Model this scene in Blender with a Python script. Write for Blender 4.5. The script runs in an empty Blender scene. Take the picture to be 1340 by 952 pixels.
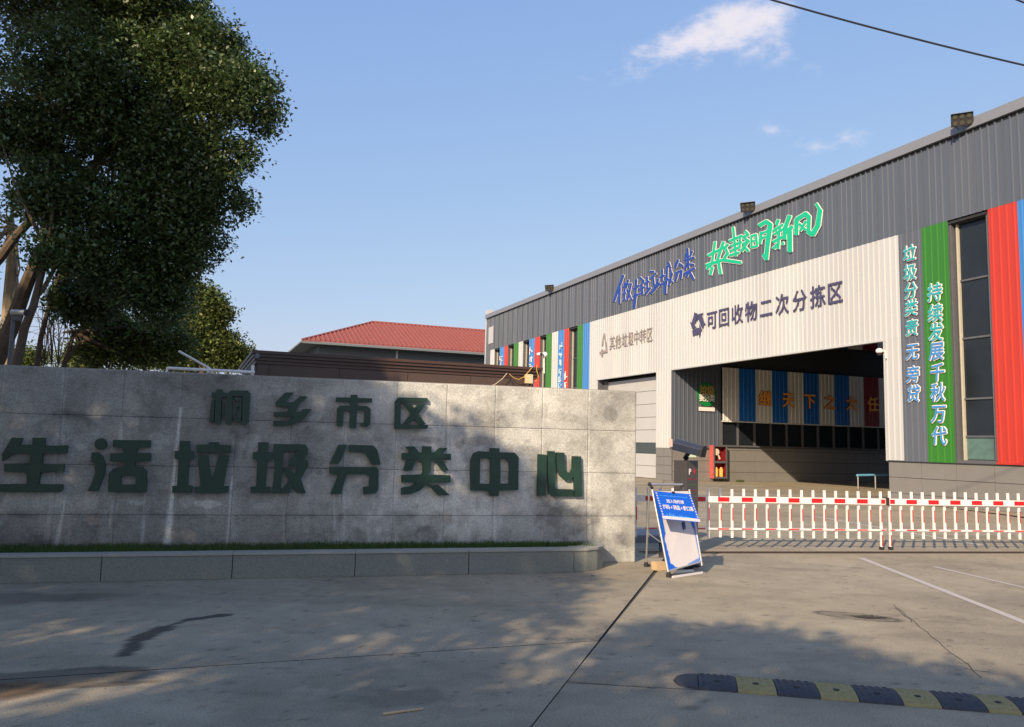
import bpy, bmesh, math, random
import numpy as np
from mathutils import Vector, Matrix
R_ = math.radians
random.seed(7); rng = np.random.default_rng(11)
SC = bpy.context.scene; COL = SC.collection

# ------------------------------------------------------------------ camera
CAMH, FPX, PITCH, ROLL, CY = 1.65, 1067.0, R_(6.2), R_(1.38), 466.0
cam = bpy.data.cameras.new('camera'); camo = bpy.data.objects.new('camera', cam); COL.objects.link(camo)
cam.sensor_width = 36; cam.lens = FPX/1340*36; cam.shift_y = (CY-476)/1340; cam.clip_end = 6000; cam.clip_start = .05
_cp,_sp,_c,_s = math.cos(PITCH),math.sin(PITCH),math.cos(ROLL),math.sin(ROLL)
RX0=np.array([1,0,0.]); UP0=np.array([0,-_sp,_cp]); FW=np.array([0,_cp,_sp])
RX=RX0*_c+UP0*_s; UP=-RX0*_s+UP0*_c
camo.matrix_world = Matrix(((RX[0],UP[0],-FW[0],0),(RX[1],UP[1],-FW[1],0),(RX[2],UP[2],-FW[2],CAMH),(0,0,0,1)))
SC.camera = camo
# ------------------------------------------------------------------ light
SUN_EL, SUN_AZ = R_(28), R_(27)            # shadows fall toward azimuth 27 deg (from +Y to +X)
SC.view_settings.view_transform='Standard'; SC.view_settings.look='None'; SC.view_settings.exposure=0.35; SC.view_settings.gamma=1
sl = bpy.data.lights.new('sun','SUN'); sl.energy=4.6; sl.angle=R_(.53); sl.color=(1,.785,.56)
so = bpy.data.objects.new('sun',sl); COL.objects.link(so)
SDIR = Vector((math.sin(SUN_AZ)*math.cos(SUN_EL), math.cos(SUN_AZ)*math.cos(SUN_EL), -math.sin(SUN_EL)))
so.rotation_euler = SDIR.to_track_quat('-Z','Y').to_euler(); so.location=(-20,-40,40)
w = bpy.data.worlds.new('World'); SC.world = w; w.use_nodes=True; nt=w.node_tree; nt.nodes.clear()
def ray(x,y): return FW+RX*(x-670)/FPX+UP*(CY-y)/FPX
out=nt.nodes.new('ShaderNodeOutputWorld'); bg=nt.nodes.new('ShaderNodeBackground'); sky=nt.nodes.new('ShaderNodeTexSky')
sky.sky_type='NISHITA'; sky.sun_disc=False; sky.sun_elevation=SUN_EL; sky.sun_rotation=SUN_AZ+math.pi
sky.air_density=1.15; sky.dust_density=1.9; sky.ozone_density=3.2; sky.altitude=20
bg.inputs[1].default_value=.126
tc=nt.nodes.new('ShaderNodeTexCoord')
def wn(t,**k):
    n=nt.nodes.new(t)
    for a,v in k.items(): setattr(n,a,v)
    return n
def vdot(vec):
    n=wn('ShaderNodeVectorMath',operation='DOT_PRODUCT'); nt.links.new(tc.outputs['Generated'],n.inputs[0]); n.inputs[1].default_value=tuple(vec); return n.outputs['Value']
def wm(op,a,b=None):
    n=wn('ShaderNodeMath',operation=op)
    for i,v in enumerate((a,b)):
        if v is None: continue
        if isinstance(v,(int,float)): n.inputs[i].default_value=v
        else: nt.links.new(v,n.inputs[i])
    return n.outputs[0]
def cloud_mask(px,py,ru,rv,tilt,amp):
    d=ray(px,py); d=d/np.linalg.norm(d)
    u=RX*math.cos(tilt)+UP*math.sin(tilt); v=np.cross(u,d); v/=np.linalg.norm(v); u=np.cross(d,v)
    a=wm('DIVIDE',vdot(u),ru); b=wm('DIVIDE',vdot(v),rv)
    r=wm('ADD',wm('MULTIPLY',a,a),wm('MULTIPLY',b,b))
    front=wm('GREATER_THAN',vdot(d),0.5)
    return wm('MULTIPLY',wm('MULTIPLY',wm('POWER',2.718,wm('MULTIPLY',r,-1.0)),amp),front)
nz=wn('ShaderNodeTexNoise'); nz.inputs['Scale'].default_value=19; nz.inputs['Detail'].default_value=8; nz.inputs['Roughness'].default_value=.62; nz.inputs['Distortion'].default_value=.15
mp=wn('ShaderNodeMapping'); mp.inputs['Scale'].default_value=(1,1,2.0); nt.links.new(tc.outputs['Generated'],mp.inputs[0]); nt.links.new(mp.outputs[0],nz.inputs['Vector'])
ms=[cloud_mask(918,54,.068,.026,.30,1.0),cloud_mask(980,24,.050,.022,.15,.85),cloud_mask(1100,187,.05,.018,.2,.52),cloud_mask(1012,170,.035,.013,-.3,.42),cloud_mask(1255,70,.02,.03,0,.42),cloud_mask(800,95,.05,.02,.3,.4),cloud_mask(1030,80,.05,.02,-.3,.45)]
tot=ms[0]
for m in ms[1:]: tot=wm('ADD',tot,m)
gen=wm('MULTIPLY',wm('SUBTRACT',nz.outputs['Fac'],.56),3.2)
val=wm('MULTIPLY',wm('ADD',wm('MULTIPLY',tot,1.25),gen),wm('MINIMUM',wm('MULTIPLY',tot,2.2),1.0))
ramp=wn('ShaderNodeMapRange'); ramp.interpolation_type='SMOOTHSTEP'; nt.links.new(val,ramp.inputs[0]); ramp.inputs[1].default_value=.10; ramp.inputs[2].default_value=1.45; ramp.inputs[3].default_value=0; ramp.inputs[4].default_value=.92
sp_=wn('ShaderNodeSeparateColor'); nt.links.new(sky.outputs[0],sp_.inputs[0]); cb_=wn('ShaderNodeCombineColor')
for i_,(ex_,k_) in enumerate(((.65,1.59),(.50,1.965),(.20,3.80))): nt.links.new(wm('MULTIPLY',wm('POWER',sp_.outputs[i_],ex_),k_),cb_.inputs[i_])
mix=wn('ShaderNodeMix',data_type='RGBA'); nt.links.new(ramp.outputs[0],mix.inputs[0])
hz_=wn('ShaderNodeMix',data_type='RGBA'); hr_=wn('ShaderNodeMapRange'); hr_.interpolation_type='SMOOTHSTEP'; nt.links.new(vdot((0,0,1)),hr_.inputs[0]); hr_.inputs[1].default_value=.17; hr_.inputs[2].default_value=.02; hr_.inputs[3].default_value=0; hr_.inputs[4].default_value=1
nt.links.new(hr_.outputs[0],hz_.inputs[0]); nt.links.new(cb_.outputs[0],hz_.inputs[6]); hz_.inputs[7].default_value=(3.7,4.15,5.0,1); nt.links.new(hz_.outputs[2],mix.inputs[6]); mix.inputs[7].default_value=(5.5,5.2,5.6,1)
nt.links.new(mix.outputs[2],bg.inputs[0]); nt.links.new(bg.outputs[0],out.inputs[0])
SC.cycles.max_bounces=6; SC.cycles.transparent_max_bounces=8

# ------------------------------------------------------------------ helpers
def srgb(r,g,b): 
    f=lambda c:(c/255/12.92 if c/255<=.04045 else ((c/255+.055)/1.055)**2.4)
    return (f(r),f(g),f(b))
MATS={}
def mat(name,col,rough=.6,metal=0,var=.12,scale=6,bump=0,bscale=60,spec=.5,attr=None,trans=0,streak=0,coat=0,grit=0):
    if name in MATS: return MATS[name]
    m=bpy.data.materials.new(name); m.use_nodes=True; n=m.node_tree; b=n.nodes['Principled BSDF']; L=n.links.new
    b.inputs['Roughness'].default_value=rough; b.inputs['Metallic'].default_value=metal; b.inputs['Specular IOR Level'].default_value=spec
    b.inputs['Coat Weight'].default_value=coat
    t=n.nodes.new('ShaderNodeTexCoord'); src=t.outputs['Object']
    a=n.nodes.new('ShaderNodeTexNoise'); a.inputs['Scale'].default_value=scale; a.inputs['Detail'].default_value=7; a.inputs['Roughness'].default_value=.65
    if streak:
        mpn=n.nodes.new('ShaderNodeMapping'); mpn.inputs['Scale'].default_value=(1,1,streak); L(src,mpn.inputs[0]); L(mpn.outputs[0],a.inputs['Vector'])
    else: L(src,a.inputs['Vector'])
    mr=n.nodes.new('ShaderNodeMapRange'); mr.inputs[1].default_value=.25; mr.inputs[2].default_value=.75; mr.inputs[3].default_value=1-var; mr.inputs[4].default_value=1+var
    L(a.outputs['Fac'],mr.inputs[0])
    vm=n.nodes.new('ShaderNodeVectorMath'); vm.operation='SCALE'; vm.inputs[0].default_value=col; L(mr.outputs[0],vm.inputs['Scale'])
    last=vm.outputs[0]
    if grit:
        g1=n.nodes.new('ShaderNodeTexNoise'); g1.inputs['Scale'].default_value=75; g1.inputs['Detail'].default_value=3; L(src,g1.inputs['Vector'])
        g2=n.nodes.new('ShaderNodeMapRange'); g2.inputs[1].default_value=.3; g2.inputs[2].default_value=.7; g2.inputs[3].default_value=1-grit; g2.inputs[4].default_value=1+grit; L(g1.outputs['Fac'],g2.inputs[0])
        v3=n.nodes.new('ShaderNodeVectorMath'); v3.operation='SCALE'; L(last,v3.inputs[0]); L(g2.outputs[0],v3.inputs['Scale']); last=v3.outputs[0]
    if attr:
        at=n.nodes.new('ShaderNodeAttribute'); at.attribute_name=attr
        v2=n.nodes.new('ShaderNodeVectorMath'); v2.operation='MULTIPLY'; L(last,v2.inputs[0]); L(at.outputs['Color'],v2.inputs[1]); last=v2.outputs[0]
    L(last,b.inputs['Base Color'])
    if bump:
        bn=n.nodes.new('ShaderNodeTexNoise'); bn.inputs['Scale'].default_value=bscale; bn.inputs['Detail'].default_value=5; L(src,bn.inputs['Vector'])
        bp=n.nodes.new('ShaderNodeBump'); bp.inputs['Strength'].default_value=bump; bp.inputs['Distance'].default_value=.01; L(bn.outputs['Fac'],bp.inputs['Height']); L(bp.outputs[0],b.inputs['Normal'])
    if trans:
        tr=n.nodes.new('ShaderNodeBsdfTranslucent'); L(last,tr.inputs[0]); mx=n.nodes.new('ShaderNodeMixShader'); mx.inputs[0].default_value=trans
        L(b.outputs[0],mx.inputs[1]); L(tr.outputs[0],mx.inputs[2]); L(mx.outputs[0],n.nodes['Material Output'].inputs[0])
    MATS[name]=m; return m
class MB:
    def __init__(s): s.v=[]; s.f=[]; s.mi=[]; s.cur=0
    def poly(s,pts):
        k=len(s.v); s.v+= [tuple(map(float,p)) for p in pts]; s.f.append(tuple(range(k,k+len(pts)))); s.mi.append(s.cur)
    def prism(s,bot,top):
        n=len(bot); k=len(s.v); s.v+=[tuple(map(float,p)) for p in bot]+[tuple(map(float,p)) for p in top]
        s.f.append(tuple(range(k+n-1,k-1,-1))); s.f.append(tuple(range(k+n,k+2*n))); s.mi+=[s.cur]*2
        for i in range(n):
            j=(i+1)%n; s.f.append((k+i,k+j,k+n+j,k+n+i)); s.mi.append(s.cur)
    def box(s,o,a,b,c):   # corner + three edge vectors
        o,a,b,c=[np.array(x,float) for x in (o,a,b,c)]
        s.prism([o,o+a,o+a+b,o+b],[o+c,o+a+c,o+a+b+c,o+b+c])
    def cbox(s,x0,x1,y0,y1,z0,z1): s.box((x0,y0,z0),(x1-x0,0,0),(0,y1-y0,0),(0,0,z1-z0))
    def tube(s,pts,r,n=8,r2=None,cap=True):
        pts=[np.array(p,float) for p in pts]; rings=[]
        for i,p in enumerate(pts):
            d=(pts[min(i+1,len(pts)-1)]-pts[max(i-1,0)]); d/=np.linalg.norm(d)+1e-9
            h=np.array([0,0,1.]) if abs(d[2])<.9 else np.array([1.,0,0])
            u=np.cross(d,h); u/=np.linalg.norm(u); v=np.cross(u,d)
            rr=r if r2 is None else (r[i] if hasattr(r,'__len__') else r+(r2-r)*i/(len(pts)-1))
            k=len(s.v); s.v+=[tuple(p+rr*(u*math.cos(2*math.pi*j/n)+v*math.sin(2*math.pi*j/n))) for j in range(n)]; rings.append(k)
        for a,b in zip(rings,rings[1:]):
            for j in range(n): s.f.append((a+j,a+(j+1)%n,b+(j+1)%n,b+j)); s.mi.append(s.cur)
        if cap: s.f.append(tuple(rings[0]+j for j in range(n))[::-1]); s.f.append(tuple(rings[-1]+j for j in range(n))); s.mi+=[s.cur]*2
    def sphere(s,c,r,n=12,sc=(1,1,1)):
        k=len(s.v); m=n//2
        for i in range(m+1):
            for j in range(n):
                th=math.pi*i/m; ph=2*math.pi*j/n
                s.v.append((c[0]+r*sc[0]*math.sin(th)*math.cos(ph),c[1]+r*sc[1]*math.sin(th)*math.sin(ph),c[2]+r*sc[2]*math.cos(th)))
        for i in range(m):
            for j in range(n):
                s.f.append((k+i*n+j,k+i*n+(j+1)%n,k+(i+1)*n+(j+1)%n,k+(i+1)*n+j)); s.mi.append(s.cur)
    def mesh(s,name,mats):
        me=bpy.data.meshes.new(name); me.from_pydata(s.v,[],s.f)
        for m in (mats if isinstance(mats,(list,tuple)) else [mats]): me.materials.append(m)
        if any(s.mi): me.polygons.foreach_set('material_index',s.mi)
        bm=bmesh.new(); bm.from_mesh(me); bmesh.ops.recalc_face_normals(bm,faces=bm.faces); bm.to_mesh(me); bm.free()
        me.update(); return me
    def build(s,name,mats,parent=None,smooth=False,bevel=0):
        me=s.mesh(name,mats)
        if smooth: me.polygons.foreach_set('use_smooth',[True]*len(me.polygons))
        o=link(name,me,parent)
        if bevel:
            b=o.modifiers.new('bevel','BEVEL'); b.width=bevel; b.segments=2; b.limit_method='ANGLE'
        return o
def link(name,me,parent=None,mw=None):
    o=bpy.data.objects.new(name,me); COL.objects.link(o)
    if parent is not None: o.parent=parent
    if mw is not None: o.matrix_local=mw
    return o
def tag(o,label=None,cat=None,group=None,kind=None):
    for k,v in (('label',label),('category',cat),('group',group),('kind',kind)):
        if v: o[k]=v
    return o
def empty(name,loc,label,cat,group=None):
    o=bpy.data.objects.new(name,None); COL.objects.link(o); o.location=loc; o.empty_display_size=.2
    return tag(o,label,cat,group)
def local(o,pts): l=np.array(o.location); return [np.array(p)-l for p in pts]
def frame(P0,D,N):
    P0,D,N=np.array(P0,float),np.array(D,float),np.array(N,float)
    return lambda s,z,o=0.: P0+D*s+N*o+np.array([0,0,z])
def onplane(P0,D):
    n=np.array([-D[1],D[0],0])
    def g(x,y):
        d=ray(x,y); t=((np.array(P0)-[0,0,CAMH])@n)/(d@n); P=np.array([0,0,CAMH])+d*t
        return float((P-P0)@D),float(P[2])
    return g
def gr(x,y,z=0.):
    d=ray(x,y); return np.array([0,0,CAMH])+d*(z-CAMH)/d[2]
def at(x,y,Y):
    d=ray(x,y); return np.array([0,0,CAMH])+d*Y/d[1]
def fbox(mb,fr,s0,s1,z0,z1,o0,o1):
    p=lambda s,z,o: fr(s,z,o)
    mb.prism([p(s0,z0,o0),p(s1,z0,o0),p(s1,z0,o1),p(s0,z0,o1)],[p(s0,z1,o0),p(s1,z1,o0),p(s1,z1,o1),p(s0,z1,o1)])
# value noise in numpy
_tab=rng.random((256,256))
def vn(x,y,sc=1,octv=4,pers=.55,seed=0):
    x=np.asarray(x)*sc+seed*17.3; y=np.asarray(y)*sc+seed*9.1; tot=0; amp=1; nrm=0
    for k in range(octv):
        xi=np.floor(x).astype(int); yi=np.floor(y).astype(int); fx=x-xi; fy=y-yi; fx=fx*fx*(3-2*fx); fy=fy*fy*(3-2*fy)
        a=_tab[xi%256,yi%256]; b=_tab[(xi+1)%256,yi%256]; c=_tab[xi%256,(yi+1)%256]; d=_tab[(xi+1)%256,(yi+1)%256]
        tot=tot+amp*((a*(1-fx)+b*fx)*(1-fy)+(c*(1-fx)+d*fx)*fy); nrm+=amp; amp*=pers; x=x*2.03+11; y=y*2.03+5
    return tot/nrm
sst=lambda x,a,b: (lambda t:t*t*(3-2*t))(np.clip((x-a)/(b-a),0,1))
def grid_mesh(name,P,colr,m,F=None):
    """P: (nu,nv,3) points, colr (nu,nv,3)"""
    nu,nv=P.shape[:2]; idx=np.arange(nu*nv).reshape(nu,nv)
    f=np.stack([idx[:-1,:-1],idx[1:,:-1],idx[1:,1:],idx[:-1,1:]],-1).reshape(-1,4)
    v=P.reshape(-1,3); return quads(name,v,f,m,colr.reshape(-1,3))
def quads(name,v,f,m,vc=None,smooth=False):
    me=bpy.data.meshes.new(name); n=f.shape[1]
    me.vertices.add(len(v)); me.vertices.foreach_set('co',np.asarray(v,np.float32).ravel())
    me.loops.add(f.size); me.loops.foreach_set('vertex_index',f.ravel().astype(np.int32))
    me.polygons.add(len(f)); me.polygons.foreach_set('loop_start',np.arange(0,f.size,n,dtype=np.int32))
    me.update(calc_edges=True); me.validate()
    if vc is not None:
        ca=me.color_attributes.new('stain','FLOAT_COLOR','POINT'); c4=np.ones((len(v),4),np.float32); c4[:,:3]=vc; ca.data.foreach_set('color',c4.ravel())
    me.materials.append(m); return me

# ------------------------------------------------------------------ materials
M_conc=mat('concrete',srgb(154,144,121),.85,var=.10,scale=2.2,bump=.5,bscale=90,attr='stain',grit=.26)
M_yard=mat('yard_concrete',srgb(142,139,134),.85,var=.12,scale=.6,bump=.2)
M_earth=mat('earth',srgb(95,92,84),.95,var=.2,scale=.05)
M_stone=mat('granite',srgb(165,165,158),.7,var=.42,scale=52,bump=.25,bscale=150,attr='stain')
M_stone2=mat('granite_block',srgb(126,130,122),.7,var=.34,scale=60,bump=.2,bscale=150)
M_cap=mat('granite_cap',srgb(152,154,146),.6,var=.15,scale=90,bump=.1)
M_joint=mat('joint_dark',srgb(74,72,68),.95)
M_wjoint=mat('wall_joint',srgb(128,126,120),.95,var=.4,scale=5)
M_green=mat('green_letter',srgb(30,60,48),.45,var=.25,scale=5,bump=.15,bscale=30)
M_grass=mat('grass',srgb(70,96,38),.7,var=.4,scale=7,trans=.25)
M_soil=mat('soil',srgb(70,60,45),.95,var=.3)
M_gray=mat('gray_siding',srgb(88,96,108),.42,.0,var=.07,scale=1.3,streak=.15)
M_white=mat('white_siding',srgb(190,193,194),.42,var=.05,scale=1.5,streak=.12)
M_sgreen=mat('green_siding',srgb(52,120,40),.4,var=.06,scale=1.5,streak=.2)
M_sblue=mat('blue_siding',srgb(62,128,196),.4,var=.06,scale=1.5,streak=.2)
M_sred=mat('red_siding',srgb(186,58,44),.4,var=.06,scale=1.5,streak=.2)
M_dblue=mat('deep_blue_siding',srgb(28,108,192),.45,var=.07,scale=1.5,streak=.2)
M_dred=mat('dark_red_siding',srgb(134,22,32),.45,var=.07)
M_iwhite=mat('interior_white_siding',srgb(218,218,210),.5,var=.07)
M_trim=mat('gray_trim',srgb(128,133,142),.45,var=.05)
M_dark=mat('dark_gap',srgb(42,44,46),.8)
M_inner=mat('interior_dark_cladding',srgb(58,60,62),.8,var=.1)
M_tile=mat('base_tile',srgb(124,123,120),.65,var=.07,scale=1.2,bump=.05)
M_glass=mat('window_glass',srgb(36,42,48),.08,var=.2,scale=.8,spec=.35)
M_teal=mat('teal_film_glass',srgb(88,116,110),.2,var=.3,scale=3)
M_frame=mat('window_frame',srgb(92,94,98),.5)
M_reveal=mat('reveal',srgb(188,184,168),.5)
M_door=mat('door_panel',srgb(186,187,186),.45,var=.04,scale=1)
M_slit=mat('door_window_strip',srgb(72,80,80),.3,var=.15)
M_roofred=mat('red_roof_tile',srgb(146,84,76),.7,var=.16,scale=3,bump=.2)
M_brown=mat('brown_panel',srgb(84,68,60),.55,var=.1,scale=2)
M_browntrim=mat('brown_trim',srgb(78,58,48),.45,var=.08)
M_wpaint=mat('white_paint',srgb(238,232,226),.4,var=.05)
M_red=mat('red_paint',srgb(205,28,34),.4,var=.06)
M_redface=mat('faded_red',srgb(216,90,84),.5,var=.1)
M_black=mat('black_rubber',srgb(44,44,46),.75,var=.2,bump=.3)
M_yel=mat('yellow_rubber',srgb(146,136,88),.75,var=.2,scale=25,bump=.3)
M_bump=mat('bump_black',srgb(58,60,66),.75,var=.25,scale=25,bump=.3)
M_alu=mat('aluminium',srgb(190,190,188),.35,.6,var=.05)
M_blue=mat('poster_blue',srgb(24,92,200),.35,var=.06)
M_ltblue=mat('poster_light_blue',srgb(80,160,235),.35)
M_poster=mat('poster_white',srgb(206,202,202),.4,var=.03)
M_slogB=mat('slogan_blue',srgb(34,66,150),.4,var=.05)
M_slogG=mat('slogan_green',srgb(20,186,140),.4,var=.05)
M_navy=mat('navy_letter',srgb(74,72,104),.5)
M_glet=mat('gray_letter',srgb(150,142,138),.5)
M_cyanl=mat('teal_letter',srgb(52,168,178),.4)
M_bluel=mat('blue_letter',srgb(70,140,205),.4)
M_orange=mat('orange_letter',srgb(255,180,80),.5)
M_bark=mat('bark',srgb(92,78,62),.9,var=.35,scale=9,bump=.8,bscale=25)
M_pbark=mat('pale_bark',srgb(150,134,108),.9,var=.25,scale=6,bump=.6,bscale=25)
M_leaf=mat('leaf',(.085,.135,.048),.36,var=.3,scale=1.2,attr='stain',trans=.28,spec=.75)
M_leaf2=mat('leaf_light',(.13,.17,.05),.5,var=.25,scale=1.2,attr='stain',trans=.3,spec=.3)
M_rust=mat('rail_steel',srgb(96,84,74),.6,.3,var=.2)
M_box=mat('cardboard',srgb(196,170,132),.8)
M_wallgr=mat('gray_wall',srgb(112,120,122),.7,var=.08)
M_green2=mat('sticker_green',srgb(22,130,62),.45,var=.2,scale=12)
M_yel2=mat('extinguisher_yellow',srgb(236,176,90),.5)
M_hose=mat('hose',srgb(214,200,176),.7)
M_camblue=mat('camera_housing',srgb(38,46,66),.4)
M_post=mat('post_gray',srgb(72,70,70),.45,var=.05)
M_cable=mat('cable',srgb(40,42,52),.6)
M_ycable=mat('yellow_cable',srgb(206,164,88),.6)
M_line=mat('line_paint',srgb(186,180,170),.8,var=.12,scale=14)
M_rubberled=mat('led_lens',srgb(78,78,66),.35)
M_mint=mat('mint_paper',srgb(196,222,196),.6)

# ------------------------------------------------------------------ text / glyph tools
_gc={}
def glyph(ch,off=0.0,ext=.02):
    k=(ch,off,ext)
    if k in _gc: return _gc[k]
    c=bpy.data.curves.new('g','FONT'); c.body=ch; c.size=1; c.extrude=ext; c.offset=off; c.align_x='CENTER'; c.resolution_u=3
    o=bpy.data.objects.new('g',c); COL.objects.link(o); dg=bpy.context.evaluated_depsgraph_get(); dg.update()
    me=bpy.data.meshes.new_from_object(o.evaluated_get(dg)); COL.objects.unlink(o); bpy.data.objects.remove(o)
    v=np.empty(len(me.vertices)*3); me.vertices.foreach_get('co',v); v=v.reshape(-1,3); f=[tuple(p.vertices) for p in me.polygons]
    bpy.data.meshes.remove(me); _gc[k]=(v,f); return v,f
def put_glyph(mb,ch,fr,s,z,w,h,o,ext=.02,off=.0,shear=0,mir=1):
    v,f=glyph(ch,off,1.0); k=len(mb.v)
    for x,y,zz in v:
        yy=y-.37; mb.v.append(tuple(fr(s+x*w+shear*yy*w,z+yy*h,o+zz*ext*mir)))
    for t in f: mb.f.append(tuple(k+i for i in t)); mb.mi.append(mb.cur)
def poly_curve(splines,ext,off=0):
    c=bpy.data.curves.new('p','CURVE'); c.dimensions='2D'; c.fill_mode='BOTH'; c.extrude=ext; c.offset=off
    for pts in splines:
        s=c.splines.new('POLY'); s.points.add(len(pts)-1)
        for i,p in enumerate(pts): s.points[i].co=(p[0],p[1],0,1)
        s.use_cyclic_u=True
    o=bpy.data.objects.new('p',c); COL.objects.link(o); dg=bpy.context.evaluated_depsgraph_get(); dg.update()
    me=bpy.data.meshes.new_from_object(o.evaluated_get(dg)); COL.objects.unlink(o); bpy.data.objects.remove(o)
    v=np.array([p.co[:] for p in me.vertices]); f=[tuple(p.vertices) for p in me.polygons]; bpy.data.meshes.remove(me); return v,f

# ------------------------------------------------------------------ ground
def struct(name,mb,m): o=mb.build(name,m); o['kind']='structure'; return o
g=MB(); g.poly([(-2500,-2500,-.03),(2500,-2500,-.03),(2500,2500,-.03),(-2500,2500,-.03)]); struct('ground',g,M_earth)
g=MB(); g.poly([(-60,-40,-.018),(60,-40,-.018),(60,120,-.018),(-60,120,-.018)]); struct('joint_bed',g,M_joint)
pv=bpy.data.objects.new('pavement',None); COL.objects.link(pv); pv['kind']='structure'
J1=lambda y:.16+(y-5.0)*.2923
def stain_ground(X,Y,seed):
    n1=vn(X,Y,.55,5,seed=seed); n2=vn(X,Y,2.4,4,seed=seed+3); n3=vn(X,Y,9,3,seed=seed+5)
    v=1+ (n1-.5)*.42+(n2-.5)*.32+(n3-.5)*.22
    v=v*(1-.16*sst(vn(X*.35,Y*1.3,.9,5,seed=seed+8),.56,.70))
    # oil spots
    sp=vn(X,Y,5.5,2,seed=seed+12); v=v*(1-.22*sst(sp,.80,.87))
    c=np.stack([v,v,v],-1)
    # warm / cool drift
    t=vn(X,Y,.3,3,seed=seed+20)-.5; c[...,0]*=1+.06*t; c[...,2]*=1-.09*t
    return c
def blob(X,Y,cx,cy,rx,ry,ang,seed,warp=.5,nsc=3.0):
    a=math.cos(ang);b=math.sin(ang); dx=X-cx; dy=Y-cy; u=(dx*a+dy*b)/rx; v=(-dx*b+dy*a)/ry
    return np.sqrt(u*u+v*v)+(vn(X,Y,nsc,4,seed=seed)-.5)*warp*2
def slab(corners,nu,nv,seed,pu=1.0,qv=1.0):
    A,B,C,D=[np.array(c,float) for c in corners]   # A->B u, D->C u
    cen=(A+B+C+D)/4
    def ins(p,q,r):
        return p+(cen-p)/np.linalg.norm(cen-p)*.002
    A,B,C,D=[ins(p,0,0) for p in (A,B,C,D)]
    u=(1-(1-np.linspace(0,1,nu))**pu)[:,None,None]; v=(1-(1-np.linspace(0,1,nv))**qv)[None,:,None]
    P=(A*(1-u)+B*u)*(1-v)+(D*(1-u)+C*u)*v
    X,Y=P[...,0],P[...,1]; c=stain_ground(X,Y,seed)
    # wet trickle at the left
    pts=[(-2.86,6.38),(-2.98,6.85),(-2.98,7.3),(-2.85,7.65),(-2.62,7.86)]
    d=np.full(X.shape,9.)
    for i,(p,q) in enumerate(zip(pts,pts[1:])):
        p=np.array(p);q=np.array(q); t=np.clip(((X-p[0])*(q-p)[0]+(Y-p[1])*(q-p)[1])/((q-p)@(q-p)),0,1)
        d=np.minimum(d,np.hypot(X-p[0]-t*(q-p)[0],Y-p[1]-t*(q-p)[1])/(.10+.05*math.sin(i*2.1))*1.45)
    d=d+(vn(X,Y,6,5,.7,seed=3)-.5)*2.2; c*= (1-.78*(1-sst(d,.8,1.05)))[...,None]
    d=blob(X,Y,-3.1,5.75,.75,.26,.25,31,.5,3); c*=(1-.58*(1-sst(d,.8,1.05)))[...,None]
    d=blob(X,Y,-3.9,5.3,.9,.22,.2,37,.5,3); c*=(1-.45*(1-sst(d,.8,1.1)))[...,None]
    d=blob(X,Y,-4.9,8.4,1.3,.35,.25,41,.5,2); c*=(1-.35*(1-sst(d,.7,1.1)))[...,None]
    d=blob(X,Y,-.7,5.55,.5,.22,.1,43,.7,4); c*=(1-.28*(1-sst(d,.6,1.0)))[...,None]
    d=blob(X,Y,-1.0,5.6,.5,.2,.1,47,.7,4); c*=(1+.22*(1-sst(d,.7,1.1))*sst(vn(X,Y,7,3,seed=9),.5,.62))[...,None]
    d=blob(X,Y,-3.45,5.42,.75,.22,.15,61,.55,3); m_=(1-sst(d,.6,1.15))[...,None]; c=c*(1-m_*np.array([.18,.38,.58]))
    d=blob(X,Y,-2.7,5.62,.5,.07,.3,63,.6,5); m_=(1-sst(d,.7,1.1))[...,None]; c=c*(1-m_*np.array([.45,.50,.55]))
    tr=sst(vn(X*.5+Y*.12,Y*.9,1.1,3,seed=66),.55,.68); c*=(1-.10*tr)[...,None]
    # drain puddle stain
    d=blob(X,Y,3.58,8.50,.40,.17,-.42,51,.08,3); ring=np.exp(-((d-1)/.10)**2)*.50+(d<1)*.30; c*=(1-ring)[...,None]
    d=blob(X,Y,3.66,8.47,.20,.06,-.4,53,.35,9); c*=(1-.78*(1-sst(d,.5,1.3)))[...,None]
    # small stains near track
    d=blob(X,Y,5.05,12.0,.12,.06,0,55,.2,4); c*=(1-.4*(1-sst(d,.6,1.2)))[...,None]
    # tyre-darkened lane / scattered dark specks
    sp=vn(X,Y,14,2,seed=seed+33); c*=(1-.45*sst(sp,.80,.86))[...,None]
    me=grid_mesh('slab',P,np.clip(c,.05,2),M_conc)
    return link('slab',me,pv)
z=0
slab([(-16,1.1,z),(J1(7.2)-.004,7.2,z),(J1(12.6)-.004,12.6,z),(-16,12.6,z)],420,200,1,1.7,1.0)
slab([(-16,-6,z),(J1(-6)-.004,-6,z),(J1(7.2)-.004,7.188,z),(-16,1.088,z)],420,300,2,1.8,2.4)
slab([(J1(5.93)+.003,5.93,z),(15,4.4,z),(15,15.43,z),(2.62,13.19,z)],330,260,4)
slab([(J1(-6)+.003,-6,z),(15,-6,z),(15,4.392,z),(J1(5.93)+.003,5.922,z)],260,150,6)
# yard beyond the gate track
def yard(c,nu,nv,seed): return slab(c,nu,nv,seed)
yard([(2.6,13.34,z),(15,15.6,z),(13.5,30,z),(5.5,30,z)],120,160,14)
yard([(-16,12.62,z),(2.3,12.62,z),(5.48,30,z),(-16,30,z)],60,60,16)
yard([(-16,30.02,z),(5.48,30.02,z),(9.5,50,z),(-16,50,z)],50,50,18)
yard([(5.5,30.02,z),(30,30.02,z),(30,50,z),(9.52,50,z)],70,70,20)
yard([(15.02,4.4,z),(40,4.4,z),(40,30,z),(13.52,30,z)],50,50,22)
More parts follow.
